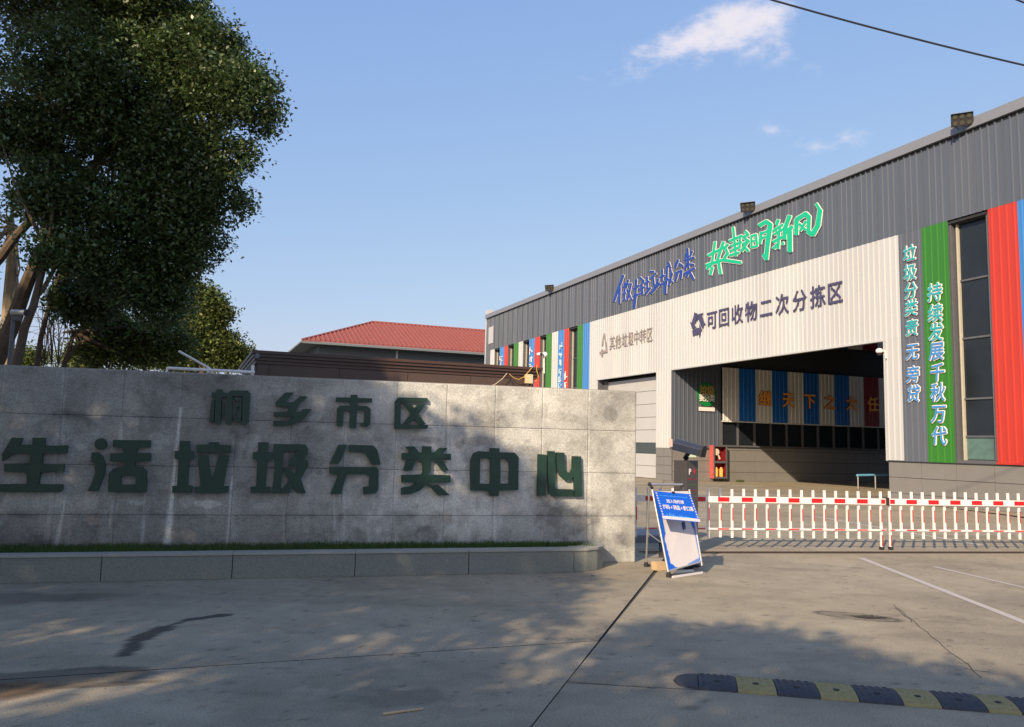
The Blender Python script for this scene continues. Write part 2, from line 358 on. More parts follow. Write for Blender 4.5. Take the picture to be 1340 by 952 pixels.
# crack on right slab
def ribbon(mb,pts,w,z=.004):
    for p,q in zip(pts,pts[1:]):
        p=np.array([p[0],p[1]]);q=np.array([q[0],q[1]]); d=(q-p)/np.linalg.norm(q-p); n=np.array([-d[1],d[0]])*w/2
        mb.poly([(*(p-n),z),(*(q-n),z),(*(q+n),z),(*(p+n),z)])
ck=MB()
def jag(a,b,n,amp):
    a=np.array(a);b=np.array(b); d=(b-a); nn=np.array([-d[1],d[0]])/np.linalg.norm(d)
    return [a+d*t+nn*random.uniform(-amp,amp) for t in np.linspace(0,1,n)]
G2=lambda x,y: gr(x,y)[:2]
ribbon(ck,jag(G2(1170,792),G2(1287,888),16,.02),.007)
ribbon(ck,jag(G2(1171,797),G2(1195,815),6,.02),.008)
ribbon(ck,jag(G2(1262,876),G2(1296,880),5,.02),.01)
ribbon(ck,jag(G2(1200,813),G2(1290,818),9,.03),.006)
ribbon(ck,jag(G2(742,892),G2(860,902),9,.02),.006)
o=ck.build('ground_crack',M_joint); o['kind']='structure'
# painted lines
def stripe(pts,w,z=.004):
    m=MB(); ribbon(m,pts,w,z); return m
for a,b,ww in (((1127,731),(1420,846),.10),((1222,742),(1420,788),.07),((1060,675),(1285,714),.12)):
    o=stripe(jag(G2(*a),G2(*b),8,.004),ww).build('painted_line',M_line); o['kind']='structure'
# gate track: two steel rails
tk=MB(); T0=np.array([2.1,13.18,0]); TD=np.array([math.cos(R_(10.2)),math.sin(R_(10.2)),0]); TN=np.array([-TD[1],TD[0],0])
tk.box(T0+[0,0,.003],TD*13,TN*.028,(0,0,.011)); tk.box(T0-TN*.14+[0,0,.003],TD*13,TN*.02,(0,0,.007))
tag(tk.build('gate_track',M_rust),'rusty steel sliding gate track set across the driveway','gate track')
# litter
lt=MB(); a=gr(508,934,.0)
lt.box(gr(501,936,.004),gr(553,929)-gr(501,936),(0,.02,0),(0,0,.008)); tag(lt.build('wood_stick',M_box),'thin pale stick lying on the concrete in the foreground','stick')
lf=MB(); p=gr(773,754,.004); lf.poly([p,p+[.03,.005,.004],p+[.05,.025,.0],p+[.015,.03,.008]]); tag(lf.build('fallen_leaf',M_rust),'single dry brown leaf near the rounded planter end','leaf')
# drain hole pieces
ph=MB(); ph.poly([np.array([3.66,8.47,.0035])+np.array([math.cos(a)*.17*(1+.25*math.sin(3*a+1)),math.sin(a)*.075*(1+.3*math.cos(4*a)),0]) for a in np.linspace(0,6.283,22)[:-1]]); o=ph.build('pothole',mat('wet_dark_concrete',srgb(48,42,36),.5,var=.6,scale=30)); o['kind']='structure'
dh=MB()
for k in range(7):
    a=rng.uniform(0,6.28); p=np.array([3.66,8.47,0])+[math.cos(a)*.1*rng.random(),math.sin(a)*.05*rng.random(),.004]
    dh.box(p,(.03,0,0),(0,.02,0),(0,0,.006+.006*rng.random()))
tag(dh.build('rubble',M_joint),'broken concrete crumbs in the dark pothole by the pale stain','rubble',kind='stuff')

gm=MB()
for k in range(260):
    x=rng.uniform(-6,7); y=rng.uniform(4.6,12.5)
    if y>9+ (x+6)*.25 and x<2: continue
    s_=rng.uniform(.003,.010); a=rng.uniform(0,3.1); gm.box((x,y,.0),(s_*math.cos(a),s_*math.sin(a),0),(-s_*.7*math.sin(a),s_*.7*math.cos(a),0),(0,0,s_*.6))
tag(gm.build('grit',mat('grit_stone',srgb(128,122,112),.9,var=.4,scale=9)),'scattered small stones and grit on the concrete forecourt','grit',kind='stuff')
# ------------------------------------------------------------------ sign wall
ww=R_(13.88); DW=np.array([math.cos(ww),math.sin(ww),0]); NW=np.array([math.sin(ww),-math.cos(ww),0]); W0=gr(831,736)
W0[2]=0; FW_=frame(W0,DW,NW); wp=onplane(W0,DW)
sw=empty('sign_wall',tuple(W0+DW*-4.2),'long grey granite sign wall with green Chinese lettering, stained and weathered','wall')
c=MB(); cw=[FW_(-10.4,0,-.03),FW_(-.012,0,-.03),FW_(-.012,0,-.34),FW_(-10.4,0,-.34)]
c.prism(local(sw,cw),local(sw,[p+np.array([0,0,2.455]) for p in cw])); c.build('wall_core',M_wjoint,sw)
rows=[(0,.652),(.652,1.268),(1.268,1.882),(1.882,2.468)]; pitch=.6933
STREAKS=[(237,533,218,718,3.6,.75),(238,600,231,640,2.5,.5),(160,545,157,578,2.0,.45),(85,655,74,714,2.2,.42),(190,645,186,716,1.6,.30),(304,622,297,716,1.5,.38),(305,622,303,640,2.0,.45),(147,655,143,690,1.3,.25),(371,660,372,715,1.0,.2),(437,640,438,690,1.6,.3),(452,500,450,700,1.2,.22),(588,500,585,640,1.4,.22),(770,520,772,700,1.6,.2),(648,500,648,700,1.4,.15),(84,510,82,600,1.2,.15),(312,555,308,600,3,-.16),(326,555,322,600,3,-.12),(650,555,651,600,1.5,.15)]
PATCH=[(274,660,15,4,.38),(245,657,8,7,.22),(45,655,40,9,.16),(178,657,9,4,.22),(120,655,8,12,.16),(345,662,14,4,.16),(105,585,6,5,.2),(62,565,46,16,.08),(205,578,10,10,.12),(225,535,70,22,.10),(350,520,40,18,.10),(330,585,10,16,.18),(452,640,60,20,.10),(560,655,40,18,.16),(620,650,26,26,.16),(600,600,30,14,.10),(540,585,25,8,.12),(745,655,14,10,.14),(690,655,10,12,.12),(455,520,55,14,.10),(580,520,40,12,.08),(700,520,24,18,.08),(758,540,10,6,.10),
(562,576,15,4,-.26),(602,582,6,5,-.22),(622,578,18,7,-.24),(608,602,4,5,-.26),(625,656,4,12,-.28),(690,538,8,12,-.22),(730,545,14,7,-.20),(748,548,12,7,-.16),(690,578,6,3,-.26),(683,590,18,9,-.15),(665,590,8,8,-.13),(800,540,10,12,-.2),(560,700,14,10,-.20),(590,705,8,12,-.18),(622,708,10,14,-.2),(540,668,12,7,-.16),(665,548,8,12,-.14),(470,640,10,10,-.12),(500,705,14,10,-.12),(660,700,12,10,-.16),(535,520,12,8,-.15),(550,545,14,10,-.12),(480,575,20,5,-.10),(400,700,30,12,-.10)]
def wall_stain(S,Z,pi,pj):
    n=vn(S,Z,1.3,5,seed=2); n2=vn(S,Z,4.5,4,seed=5); n3=vn(S,Z,16,3,seed=7)
    base=.93+(n-.5)*.30+(n2-.5)*.24+(n3-.5)*.14+(vn(pi*3.7,pj*5.1,1,1,seed=1)-.5)*.16
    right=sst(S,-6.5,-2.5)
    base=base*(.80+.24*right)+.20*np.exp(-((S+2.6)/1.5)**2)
    # light mineral patches, more on the right and upper part
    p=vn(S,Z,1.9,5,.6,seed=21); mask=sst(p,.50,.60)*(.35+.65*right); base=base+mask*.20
    edge=np.exp(-((p-.52)/.018)**2); base=base+edge*.09
    # dark damp patches
    d=vn(S,Z,2.7,4,.55,seed=33); base=base-sst(d,.60,.68)*.20*(.5+.5*right)
    # arcs (cleaning strokes)
    a=vn(S*1.0+Z*1.2,Z*1.6-S*.3,2.2,3,seed=40); base=base-.10*sst(np.abs(a-.5),.03,.0)
    # runs below letters
    v=vn(S,Z*.12,11,3,seed=44); base=base+.10*sst(v,.60,.75)*sst(Z,1.4,.9)
    # dirt near joints
    for zz in (.652,1.268,1.882): base=base-.10*np.exp(-((Z-zz)/.03)**2)*vn(S,Z,3,2,seed=50)*1.6
    ss=((S+.05)%pitch); ss=np.minimum(ss,pitch-ss); base=base+.12*np.exp(-(ss/.03)**2)*sst(vn(S,Z,2,3,seed=55),.45,.6)
    base=base+.10*right*(sst(vn(S,Z*1.3,3.1,4,.6,seed=24),.52,.56)-.4)
    for (ax_,ay_,bx2,by2,wpx,am) in STREAKS:
        s0,z0=wp(ax_,ay_); s1,z1=wp(bx2,by2); t=(z0-Z)/(z0-z1); cx=s0+(s1-s0)*t
        wd2=wpx*.0105*(.30+.9*np.clip(t,0,1))*(.55+.9*vn(S*0+s0,Z,9,3,seed=60)); m=np.exp(-np.abs((S-cx)/wd2)**3)*(t>0)*(t<1.05); base=base+am*m
    for (cx,cy_,rx,ry,am) in PATCH:
        c_,z_=wp(cx,cy_); q=((S-c_)/(rx*.0115))**2+((Z-z_)/(ry*.0108))**2+(vn(S,Z,7,4,.6,seed=70)-.5)*2.2; base=base+am*sst(q,1.15,.75)
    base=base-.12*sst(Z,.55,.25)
    c=np.stack([base*1.0,base*1.0,base*1.0],-1); c[...,0]*=1+.03*(n-.5); c[...,2]*=1-.05*(n-.5)
    return np.clip(c,.25,1.9)
M_sedge=mat('granite_edge',srgb(150,147,140),.7,var=.15,scale=100)
for i in range(15):
    s1=-.05-pitch*i if i else -.0; s0=-.05-pitch*(i+1)
    if i==0: s1=0.0; s0=-.05-pitch
    for j,(z0,z1) in enumerate(rows):
        e=.0007; S,Z=np.meshgrid(np.linspace(s0+e,s1-e,44),np.linspace(z0+e,z1-e,40),indexing='ij')
        proud=rng.uniform(0,.0015)
        P=np.stack([FW_(0,0)[0]+DW[0]*S+NW[0]*proud,FW_(0,0)[1]+DW[1]*S+NW[1]*proud,Z],-1)-np.array(sw.location)
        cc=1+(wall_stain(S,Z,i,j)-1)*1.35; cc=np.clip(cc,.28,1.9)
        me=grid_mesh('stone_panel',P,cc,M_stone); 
        # edges
        bm=bmesh.new(); bm.from_mesh(me); be=[e_ for e_ in bm.edges if e_.is_boundary]
        r=bmesh.ops.extrude_edge_only(bm,edges=be); 
        for v in [x for x in r['geom'] if isinstance(x,bmesh.types.BMVert)]: v.co-=Vector(NW)*(.03)
        bmesh.ops.recalc_face_normals(bm,faces=bm.faces); bm.to_mesh(me); bm.free()
        link('stone_panel',me,sw)
cp=MB(); 
for k in range(4):
    cw=[FW_(-10.4,rows[k][0]+.003,-.032),FW_(0,rows[k][0]+.003,-.032),FW_(0,rows[k][0]+.003,-.36),FW_(-10.4,rows[k][0]+.003,-.36)]
cw=[FW_(-10.4,2.458,-.004),FW_(.0,2.458,-.004),FW_(.0,2.458,-.36),FW_(-10.4,2.458,-.36)]
cp.prism(local(sw,cw),local(sw,[p+np.array([0,0,.02]) for p in cw])); cp.build('coping',M_sedge,sw)
for (z0,z1) in rows:
    e=MB(); q=[FW_(-.0,z0+.003,-.034),FW_(.002,z0+.003,-.034),FW_(.002,z0+.003,-.36),FW_(-.0,z0+.003,-.36)]
    e.prism(local(sw,q),local(sw,[p+np.array([0,0,z1-z0-.006]) for p in q])); e.build('end_panel',M_sedge,sw)
# characters traced as polygons: (origin, scale, [outlines])
Z4=((200,490),4.4667); Z5=((0,560),4.76); Z6=((500,490),4.4667)
circ=[(634+38*math.cos(a),102+36*math.sin(a)) for a in np.linspace(0,2*math.pi,20,endpoint=False)]
CH=[
('sheng',Z5,[[(85,62),(152,66),(130,105),(212,105),(212,62),(290,64),(288,112),(430,110),(424,160),(276,158),(270,226),(408,228),(403,275),(262,275),(250,350),(400,352),(398,385),(375,400),(5,398),(5,350),(178,350),(175,290),(160,275),(38,275),(36,226),(195,226),(200,165),(110,158),(75,172),(25,208),(22,165)]]),
('huo',Z5,[circ,[(578,155),(610,152),(645,175),(662,225),(660,275),(645,320),(615,392),(553,394),(585,330),(600,275),(598,220),(575,210)],
 [(710,76),(945,78),(942,122),(865,125),(855,155),(945,157),(945,208),(850,210),(848,240),(895,245),(918,270),(922,330),(915,400),(680,400),(682,330),(688,280),(708,255),(745,242),(785,240),(785,212),(690,208),(693,158),(780,157),(778,125),(710,122)],[(762,297),(852,297),(850,352),(757,352)]]),
('la',Z4,[[(162,390),(220,390),(220,447),(242,449),(240,492),(215,495),(208,650),(235,650),(228,690),(118,692),(118,652),(145,650),(158,495),(130,492),(132,447),(160,447)],
 [(333,397),(388,397),(388,412),(460,416),(456,460),(260,458),(262,412),(333,410)],[(266,470),(325,472),(345,620),(392,470),(448,474),(415,652),(447,654),(442,690),(350,695),(245,692),(247,657),(282,655)]]),
('ji',Z4,[[(618,397),(676,398),(674,455),(700,458),(698,497),(672,500),(660,655),(688,657),(688,692),(572,692),(574,657),(605,655),(612,500),(585,495),(588,455),(615,452)],
 [(707,408),(890,410),(908,432),(905,465),(878,500),(905,500),(908,530),(866,612),(895,695),(845,693),(822,655),(800,693),(695,693),(714,560)],[(765,448),(845,449),(790,512),(792,532),(848,534),(828,585),(803,546),(762,545),(792,625),(748,680)]]),
('fen',Z4,[[(1085,412),(1135,412),(1100,500),(1085,522),(1030,524),(1040,505)],[(1145,412),(1285,416),(1310,440),(1330,528),(1280,528),(1240,458),(1145,452)],
 [(1030,540),(1305,542),(1318,560),(1316,670),(1300,695),(1230,700),(1226,658),(1260,655),(1265,590),(1245,583),(1135,582),(1098,698),(1037,698),(1085,583),(1032,580)]]),
('lei',Z6,[[(135,422),(185,422),(215,458),(232,455),(232,420),(285,422),(285,455),(300,458),(330,430),(380,430),(350,465),(398,465),(398,500),(300,502),(282,510),(282,570),(265,585),(395,590),(396,632),(270,635),(215,680),(160,700),(110,703),(108,662),(165,652),(198,632),(110,630),(110,588),(225,585),(232,570),(232,510),(200,500),(112,498),(112,460),(160,460)],
 [(140,505),(195,507),(170,562),(120,562)],[(305,507),(355,507),(385,562),(345,562)],[(265,645),(325,645),(392,705),(325,705)]]),
('zhong',Z6,[[(625,430),(680,432),(680,455),(770,458),(792,485),(790,675),(678,680),(676,710),(628,710),(622,682),(512,678),(512,500),(530,460),(560,450),(625,452)],[(568,492),(628,492),(626,640),(566,638)],[(686,496),(725,498),(738,515),(736,640),(686,638)]]),
('xin',Z6,[[(905,466),(955,470),(950,708),(900,710)],[(960,448),(1003,450),(1005,660),(1020,670),(1108,672),(1110,712),(990,712),(967,695)],[(1012,456),(1058,458),(1060,550),(1075,575),(1092,575),(1102,550),(1104,478),(1155,480),(1162,712),(1117,715),(1112,598),(1085,620),(1060,618),(1030,590),(1015,550)]]),
('tong',Z4,[[(375,90),(410,90),(410,108),(434,110),(434,133),(405,135),(398,292),(365,292),(370,135),(345,133),(347,108),(375,107)],[(347,148),(365,150),(360,275),(332,280)],
 [(438,118),(457,97),(555,97),(572,112),(560,285),(545,296),(523,294),(528,130),(470,130),(462,290),(428,292)],[(480,138),(524,138),(524,158),(478,158)],[(482,170),(521,170),(517,280),(474,280)],[(494,192),(507,192),(503,255),(490,255)],[(408,150),(422,165),(418,240),(408,250)]]),
('xiang',Z4,[[(775,108),(825,108),(772,165),(820,165),(860,130),(903,130),(845,190),(830,220),(860,222),(880,203),(928,204),(895,250),(860,278),(810,298),(705,302),(705,275),(790,272),(825,248),(708,246),(708,222),(785,220),(795,192),(720,190),(718,165)]]),
('shi',Z4,[[(1157,122),(1195,122),(1195,140),(1280,142),(1280,165),(1195,165),(1195,185),(1250,187),(1272,205),(1268,295),(1250,307),(1213,305),(1213,285),(1232,282),(1235,215),(1225,210),(1192,210),(1187,316),(1148,314),(1150,212),(1115,212),(1110,303),(1073,303),(1075,200),(1092,185),(1152,185),(1152,163),(1068,163),(1070,137),(1155,138)]]),
('qu',Z6,[[(95,137),(262,140),(262,163),(108,163),(104,295),(265,297),(262,318),(70,320),(72,160)],[(122,168),(160,168),(185,200),(208,172),(250,175),(210,232),(250,292),(205,292),(185,262),(158,290),(118,290),(165,232)]]),
]
for nm,((ox,oy),sc,),outs in [(a,b,c_) for a,b,c_ in CH]:
    spl=[[wp(ox+x/sc,oy+y/sc) for x,y in o_] for o_ in outs]
    # a character's outlines and holes; ext = half depth
    v,f=poly_curve(spl,.022); mb=MB(); L=np.array(sw.location)
    mb.v=[tuple(FW_(x,y,.042+z_)-L) for x,y,z_ in v]; mb.f=f; mb.mi=[0]*len(f)
    o=mb.build('character',M_green,sw,bevel=.003)

# ------------------------------------------------------------------ planter
pl0=np.array([1.02,11.0,0]); pa=R_(15.6); PD=np.array([math.cos(pa),math.sin(pa),0]); PN=np.array([math.sin(pa),-math.cos(pa),0]); FP=frame(pl0,PD,PN)
pt=empty('planter',tuple(pl0-PD*3),'low granite planter kerb with rounded end running along the sign wall','planter')
js=[0.0]; pp=onplane(pl0,PD)
for px,py in ((751,749),(613,751),(464,754),(303,757),(131,761)): js.append(pp(px,py)[0])
js[0]=js[1]; js=js[1:]; 
while js[-1]>-9.5: js.append(js[-1]-1.62)
def arcpts(r,n=6,a0=-90,a1=22):   # around centre on inner side
    cx=FP(js[0],0,0)-PN*.62
    return [cx+ (PD*math.cos(R_(a))*r*1.0+PN*-math.sin(R_(a))*r) for a in np.linspace(a0,a1,n)]
def kerb_block(a,b,top=.272,d=.12,name='kerb_block'):
    mb=MB(); q=[FP(a+.004,0,0),FP(b-.004,0,0),FP(b-.004,0,-d),FP(a+.004,0,-d)]
    mb.prism(local(pt,q),local(pt,[p+np.array([0,0,top]) for p in q])); return mb.build(name,M_stone2,pt,bevel=.004)
def kerb_cap(a,b):
    mb=MB(); q=[FP(a+.002,.274,.012),FP(b-.002,.274,.012),FP(b-.002,.274,-.21),FP(a+.002,.274,-.21)]
    mb.prism(local(pt,q),local(pt,[p+np.array([0,0,.03]) for p in q])); return mb.build('kerb_cap',M_cap,pt,bevel=.003)
for a,b in zip(js,js[1:]): kerb_block(b,a); kerb_cap(b,a)
# rounded end
oa=arcpts(.62,7); ia=arcpts(.5,7); oc=arcpts(.632,7); ic=arcpts(.34,7)
st=FP(js[0],0,0)
for k in range(6):
    mb=MB(); q=[oa[k],oa[k+1],ia[k+1],ia[k]]; cen=sum(q)/4; q=[p+(cen-p)*.03 for p in q]
    mb.prism(local(pt,q),local(pt,[p+np.array([0,0,.272]) for p in q])); mb.build('kerb_block',M_stone2,pt,bevel=.003)
mb=MB(); q=oc+ic[::-1]
mb.prism(local(pt,[p+np.array([0,0,.274]) for p in q]),local(pt,[p+np.array([0,0,.304]) for p in q])); mb.build('kerb_cap',M_cap,pt)
mb=MB(); q=[FP(-9.6,0,-.12)]+ia+[FW_(-.74,0,.004),FW_(-10.3,0,.004)]
mb.prism(local(pt,q),local(pt,[p+np.array([0,0,.262]) for p in q])); mb.build('soil',M_soil,pt)
# grass blades
n=18000; S=rng.uniform(-9.2,.35,n); T=rng.random(n)
# keep between kerb back and wall
A_=pl0[None]+PD[None]*(S[:,None])-PN[None]*.2
k=((A_-W0)@DW); Bw=W0[None]+DW[None]*k[:,None]+NW[None]*.03
base=A_+(Bw-A_)*(T[:,None]**.8); dens=vn(base[:,0],base[:,1],2.5,3,seed=4); keep=dens>.30; keep&=(k<-.80); base=base[keep]; n=len(base)
h=rng.uniform(.03,.085,n)*(.6+.8*vn(base[:,0],base[:,1],1.2,3,seed=6)); an=rng.uniform(0,6.28,n); ln=rng.normal(0,.025,(n,2))
dx=np.stack([np.cos(an)*.005,np.sin(an)*.005,np.zeros(n)],-1); base[:,2]=.262
tip=base+np.concatenate([ln,h[:,None]],1)
v=np.stack([base-dx,base+dx,tip],1).reshape(-1,3); f=np.arange(n*3).reshape(-1,3)
vc=np.repeat(np.clip(rng.normal(1,.25,(n,1)),.4,1.8)*np.array([[1,1,1]]),3,0)
go=link('grass',quads('grass',v,f,M_grass)); tag(go,'strip of short green grass in the planter under the lettering','grass',kind='stuff')

# ------------------------------------------------------------------ warehouse
fa_=R_(-21.56); P0=gr(858,628); P0[2]=0; D=np.array([-math.sin(fa_),-math.cos(fa_),0]); N=np.array([D[1],-D[0],0])
FA=frame(P0,D,N); fp=onplane(P0,D)
wh=empty('warehouse',tuple(P0),'large grey and white corrugated metal warehouse with coloured stripes and an open bay','building')
LW=np.array(wh.location)
FAl=lambda s,z,o=0.: FA(s,z,o)-LW
RIB=.25
VARI={M_gray:[M_gray,mat('gray_siding_b',srgb(85,93,104),.45,var=.10,scale=1.1,streak=.15),mat('gray_siding_c',srgb(91,98,109),.40,var=.08,scale=1.7,streak=.2)],
 M_white:[M_white,mat('white_siding_b',srgb(186,189,190),.45,var=.06,scale=1.1,streak=.15),mat('white_siding_c',srgb(194,196,195),.40,var=.05,scale=2,streak=.2)]}
def siding(fr,s0,s1,z0,z1,m,o=0.,name='siding_panel',rib=RIB,hgt=.03,parent=None,label=None):
    """trapezoid ribbed sheet, ribs on a global pitch; closed at the edges"""
    pr=[]; k=math.floor(s0/rib)-1; xs=[(s0,0)]
    while k*rib<s1+rib:
        c=k*rib+rib/2
        for dx,hh in ((-.038,0),(-.02,hgt),(.02,hgt),(.038,0)):
            if s0+1e-4<c+dx<s1-1e-4: xs.append((c+dx,hh))
        k+=1
    xs.append((s1,0)); mb=MB(); n=len(xs)
    for x,hh in xs: mb.v.append(tuple(fr(x,z0,o+hh))); mb.v.append(tuple(fr(x,z1,o+hh)))
    for i in range(n-1): mb.f.append((2*i,2*i+2,2*i+3,2*i+1)); mb.mi.append(0)
    b=len(mb.v); mb.v+=[tuple(fr(s0,z0,o-.02)),tuple(fr(s1,z0,o-.02)),tuple(fr(s1,z1,o-.02)),tuple(fr(s0,z1,o-.02))]
    mb.f+=[tuple([b,b+1]+[2*i for i in range(n-1,-1,-1)]),tuple([b+2,b+3]+[2*i+1 for i in range(n)]),(b,0,1,b+3),(b+1,b+2,2*n-1,2*n-2)]; mb.mi+=[0]*4
    if m in VARI: m=random.choice(VARI[m])
    ob=mb.build(name,m,parent or wh)
    return ob
TOP=12.1; BAND=9.35; TB=1.38
# bodies (solid masses behind the sheets)
def mass(s0,s1,z0,z1,o0,o1,m,name,fr=FAl,parent=None):
    mb=MB(); fbox(mb,fr,s0,s1,z0,z1,o0,o1); return mb.build(name,m,parent or wh)
mass(-26.85,-6.62,0,9.2,-.9,-29,M_inner,'building_core')
mass(-6.62,1.45,0,9.2,-.9,-29,M_inner,'building_core')
mass(-26.85,1.45,9.2,12.0,-.1,-30,M_inner,'roof_core'); mass(15.45,26,9.2,12.0,-.1,-30,M_inner,'roof_core')
for a_,b_ in ((-.1,-14),(-17.5,-20.5),(-24,-30)): mass(1.452,15.448,9.2,11.9,a_,b_,M_inner,'roof_core')  # unseen roof gaps added to let sky light into the bay
mass(15.45,26,0,9.2,-1.0,-29,M_inner,'building_core')
mass(1.45,4,0,9.2,-26,-29,M_inner,'bay_back_wall'); mass(13.5,15.45,0,9.2,-26,-29,M_inner,'bay_back_wall'); mass(4,13.5,7.2,9.2,-26,-29,M_inner,'bay_back_wall')  # unseen rear opening added so daylight brightens the striped bay wall
# backing sheets for facade above / around openings
wins=[(-24.78,-23.6),(-21.74,-20.55),(-18.66,-17.5),(-15.52,-14.36),(-10.75,-9.53),(18.08,19.46)]
stripes=[(-26.85,-25.75,M_gray),(-25.75,-24.78,M_white),(-23.6,-22.57,M_sblue),(-22.57,-21.74,M_sred),(-20.55,-19.56,M_sgreen),(-19.56,-18.66,M_white),(-17.5,-16.46,M_sblue),(-16.46,-15.52,M_sred),(-14.36,-13.4,M_sgreen),(-13.4,-12.4,M_white),(-12.4,-11.5,M_sblue),(-11.5,-10.75,M_sred),(-9.53,-8.68,M_sgreen),(-8.68,-7.8,M_sblue),
 (16.02,17.0,M_gray),(17.0,18.03,M_sgreen),(19.5,20.48,M_sred),(20.48,21.5,M_sblue),(21.5,22.5,M_white),(22.5,24.2,M_gray),(24.2,26,M_sgreen)]
for s0,s1,m in stripes: siding(FAl,s0+.002,s1-.002,TB,BAND,m)
for s0,s1 in ((-26.85,-24.78),(-23.6,-21.74),(-20.55,-18.66),(-17.5,-15.52),(-14.36,-10.75),(-9.53,-6.62),(16.02,18.05),(19.47,26)):
    mass(s0,s1,.0,9.3,-.03,-.88,M_frame,'pier')
s=-26.85
while s<25.9:
    e=min(s+1.0,26); siding(FAl,s+.002,e-.002,BAND+.003,TOP,M_gray); s+=1.0
# large white panel
s=-7.8
while s<16.0:
    e=min(s+1.0,16.02)
    if s<-6.62-.3: z0=TB if e<-6.6 else 5.7
    z0=5.7
    siding(FAl,s+.001,e-.001,z0,BAND-.002,M_white); s+=1.0
siding(FAl,-7.8,-6.65,TB,5.698,M_white)
siding(FAl,0.0,1.5,1.67,5.698,M_white); siding(FAl,15.32,16.018,1.42,5.698,M_white)
mass(-6.62,15.9,5.72,9.3,-.03,-.6,M_inner,'lintel_core')
mass(.02,1.48,1.66,5.7,-.03,-.88,M_white,'pillar_core'); mass(15.34,15.98,0,5.7,-.03,-.98,M_white,'pillar_core')
# white flashing round bay and door
def bar(s0,s1,z0,z1,o0,o1,m,name,parent=None): return mass(s0,s1,z0,z1,o0,o1,m,name,parent=parent)
bar(1.47,15.36,5.63,5.70,-.12,.045,M_white,'flashing'); bar(-6.66,.02,5.64,5.70,-.12,.045,M_white,'flashing')
bar(15.27,15.33,1.40,5.63,-.1,.045,M_white,'flashing'); bar(1.485,1.53,1.69,5.63,-.1,.035,M_trim,'flashing')
# coping band and shadow gap
s=-26.9
while s<25.9:
    e=min(s+3.0,26.05); bar(s+.002,e-.002,12.13,12.46,-.3,.13,M_trim,'roof_cap'); s+=3.0
bar(-26.85,26,12.02,12.125,-.25,.015,M_dark,'shadow_gap')
mass(-27.3,-26.92,8,12.95,-.6,-.05,M_white,'corner_post'); 
bar(-26.2,-25.1,9.9,11.3,.035,.045,M_white,'patch_sheet')
siding(lambda s,z,o=0.: FAl(-26.86-o,z,-s),.0,29,TB,TOP,M_gray,name='end_siding')
# windows
def window(s0,s1,zs,label=None):
    W=mass(s0,s1,TB,9.3,-.30,-.28,M_frame,'window_frame')
    bar(s0,s0+.06,TB+.0,9.28,-.27,-.03,M_frame,'jamb',W); bar(s0+.12,s0+.19,TB,9.28,-.26,-.17,M_reveal,'mullion',W)
    bar(s1-.05,s1,TB,9.28,-.27,-.03,M_frame,'jamb',W); bar(s0,s1,9.22,9.3,-.27,.01,M_dark,'head',W); bar(s0-.0,s1,TB-.0,TB+.12,-.27,-.0,M_frame,'sill',W)
    for a,b in zip(zs,zs[1:]):
        bar(s0+.06,s1-.05,a+.03,b-.03,-.275,-.25,M_teal if (a<1.6) else M_glass,'pane',W)
        bar(s0+.06,s1-.05,b-.03,b+.03,-.25,-.20,M_frame,'transom',W)
for s0,s1 in wins: window(s0,s1,(TB+.12,2.25,3.45,5.4,7.3,9.25))
# fix parenting matrices: children of parts share the same local frame (identity)
# roller door
def slit(z0,z1): return 1.34<=z0+.01<1.9
zs=[0.02,.68,1.34,1.92,2.62,3.31,4.02,4.74,5.50]
dr=mass(-6.55,-.06,0.0,5.6,-.52,-.50,M_dark,'door_frame')
for a,b in zip(zs,zs[1:]):
    mass(-6.1,-.1,a+.012,b-.012,-.49,-.44,M_slit if slit(a,b) else M_door,'door_panel',parent=dr)
bar(-6.6,-6.1,0,5.6,-.5,-.38,M_frame,'door_jamb')
# base tiles
def tiles(fr,s_edges,z_edges,o,m=M_tile,back=True,parent=None):
    for a,b in zip(s_edges,s_edges[1:]):
        for c_,d_ in zip(z_edges,z_edges[1:]):
            mb=MB(); fbox(mb,fr,a+.008,b-.008,c_+.008,d_-.008,o-.03+rng.uniform(0,.003),o); mb.build('wall_tile',m,parent or wh)
mass(.0,1.5,0,1.66,-.86,-.03,M_dark,'tile_backing'); tiles(FAl,[0,.75,1.5],[0,.33,.78,1.22,1.665],0)
mass(15.32,26,0,1.36,-.9,-.03,M_dark,'tile_backing'); tiles(FAl,[15.34,16.72,18.06,19.39,20.72,22.05,23.4,24.7,26],[0,.30,.84,1.37],0)
bar(15.30,26,1.368,1.40,-.03,.03,M_dark,'drip_edge'); bar(19.5,26,1.40,1.46,-.0,.055,M_sred,'red_drip')
# bay interior
I0=P0+D*1.6; ID=np.array([-D[1],D[0],0]); ID=ID if ID[0]>0 else -ID
FI=frame(I0-LW,ID,D); ipn=onplane(I0,ID)
mass(0,26,0,9.2,-.06,-.03,M_dark,'side_wall_backing',fr=FI)
siding(FI,0.0,2.93,1.69,9.1,M_gray,rib=.26)
st=[2.94,3.97,5.04,6.10,7.16,8.23,9.30,10.40,11.45,12.51,13.62,14.7,15.8,16.9,18,19.1]
cols=[M_iwhite,M_dblue]*4+[M_iwhite,M_dred,M_iwhite,M_dblue,M_iwhite,M_dblue,M_iwhite]
for (a,b),m in zip(zip(st,st[1:]),cols):
    siding(FI,a+.003,b-.003,3.15,5.93,m,o=.16,rib=.26); siding(FI,a+.003,b-.003,7.46,9.1,m,o=.16,rib=.26)
    mass(a,b,5.94,7.45,.0,.05,M_inner,'dark_band_panel',fr=FI)
    mass(a+.05,b-.05,1.95,3.12,-.02,.0,M_glass,'interior_window',fr=FI); mass(a-.05,a+.05,1.86,3.14,-.02,.08,M_frame,'mullion_post',fr=FI)
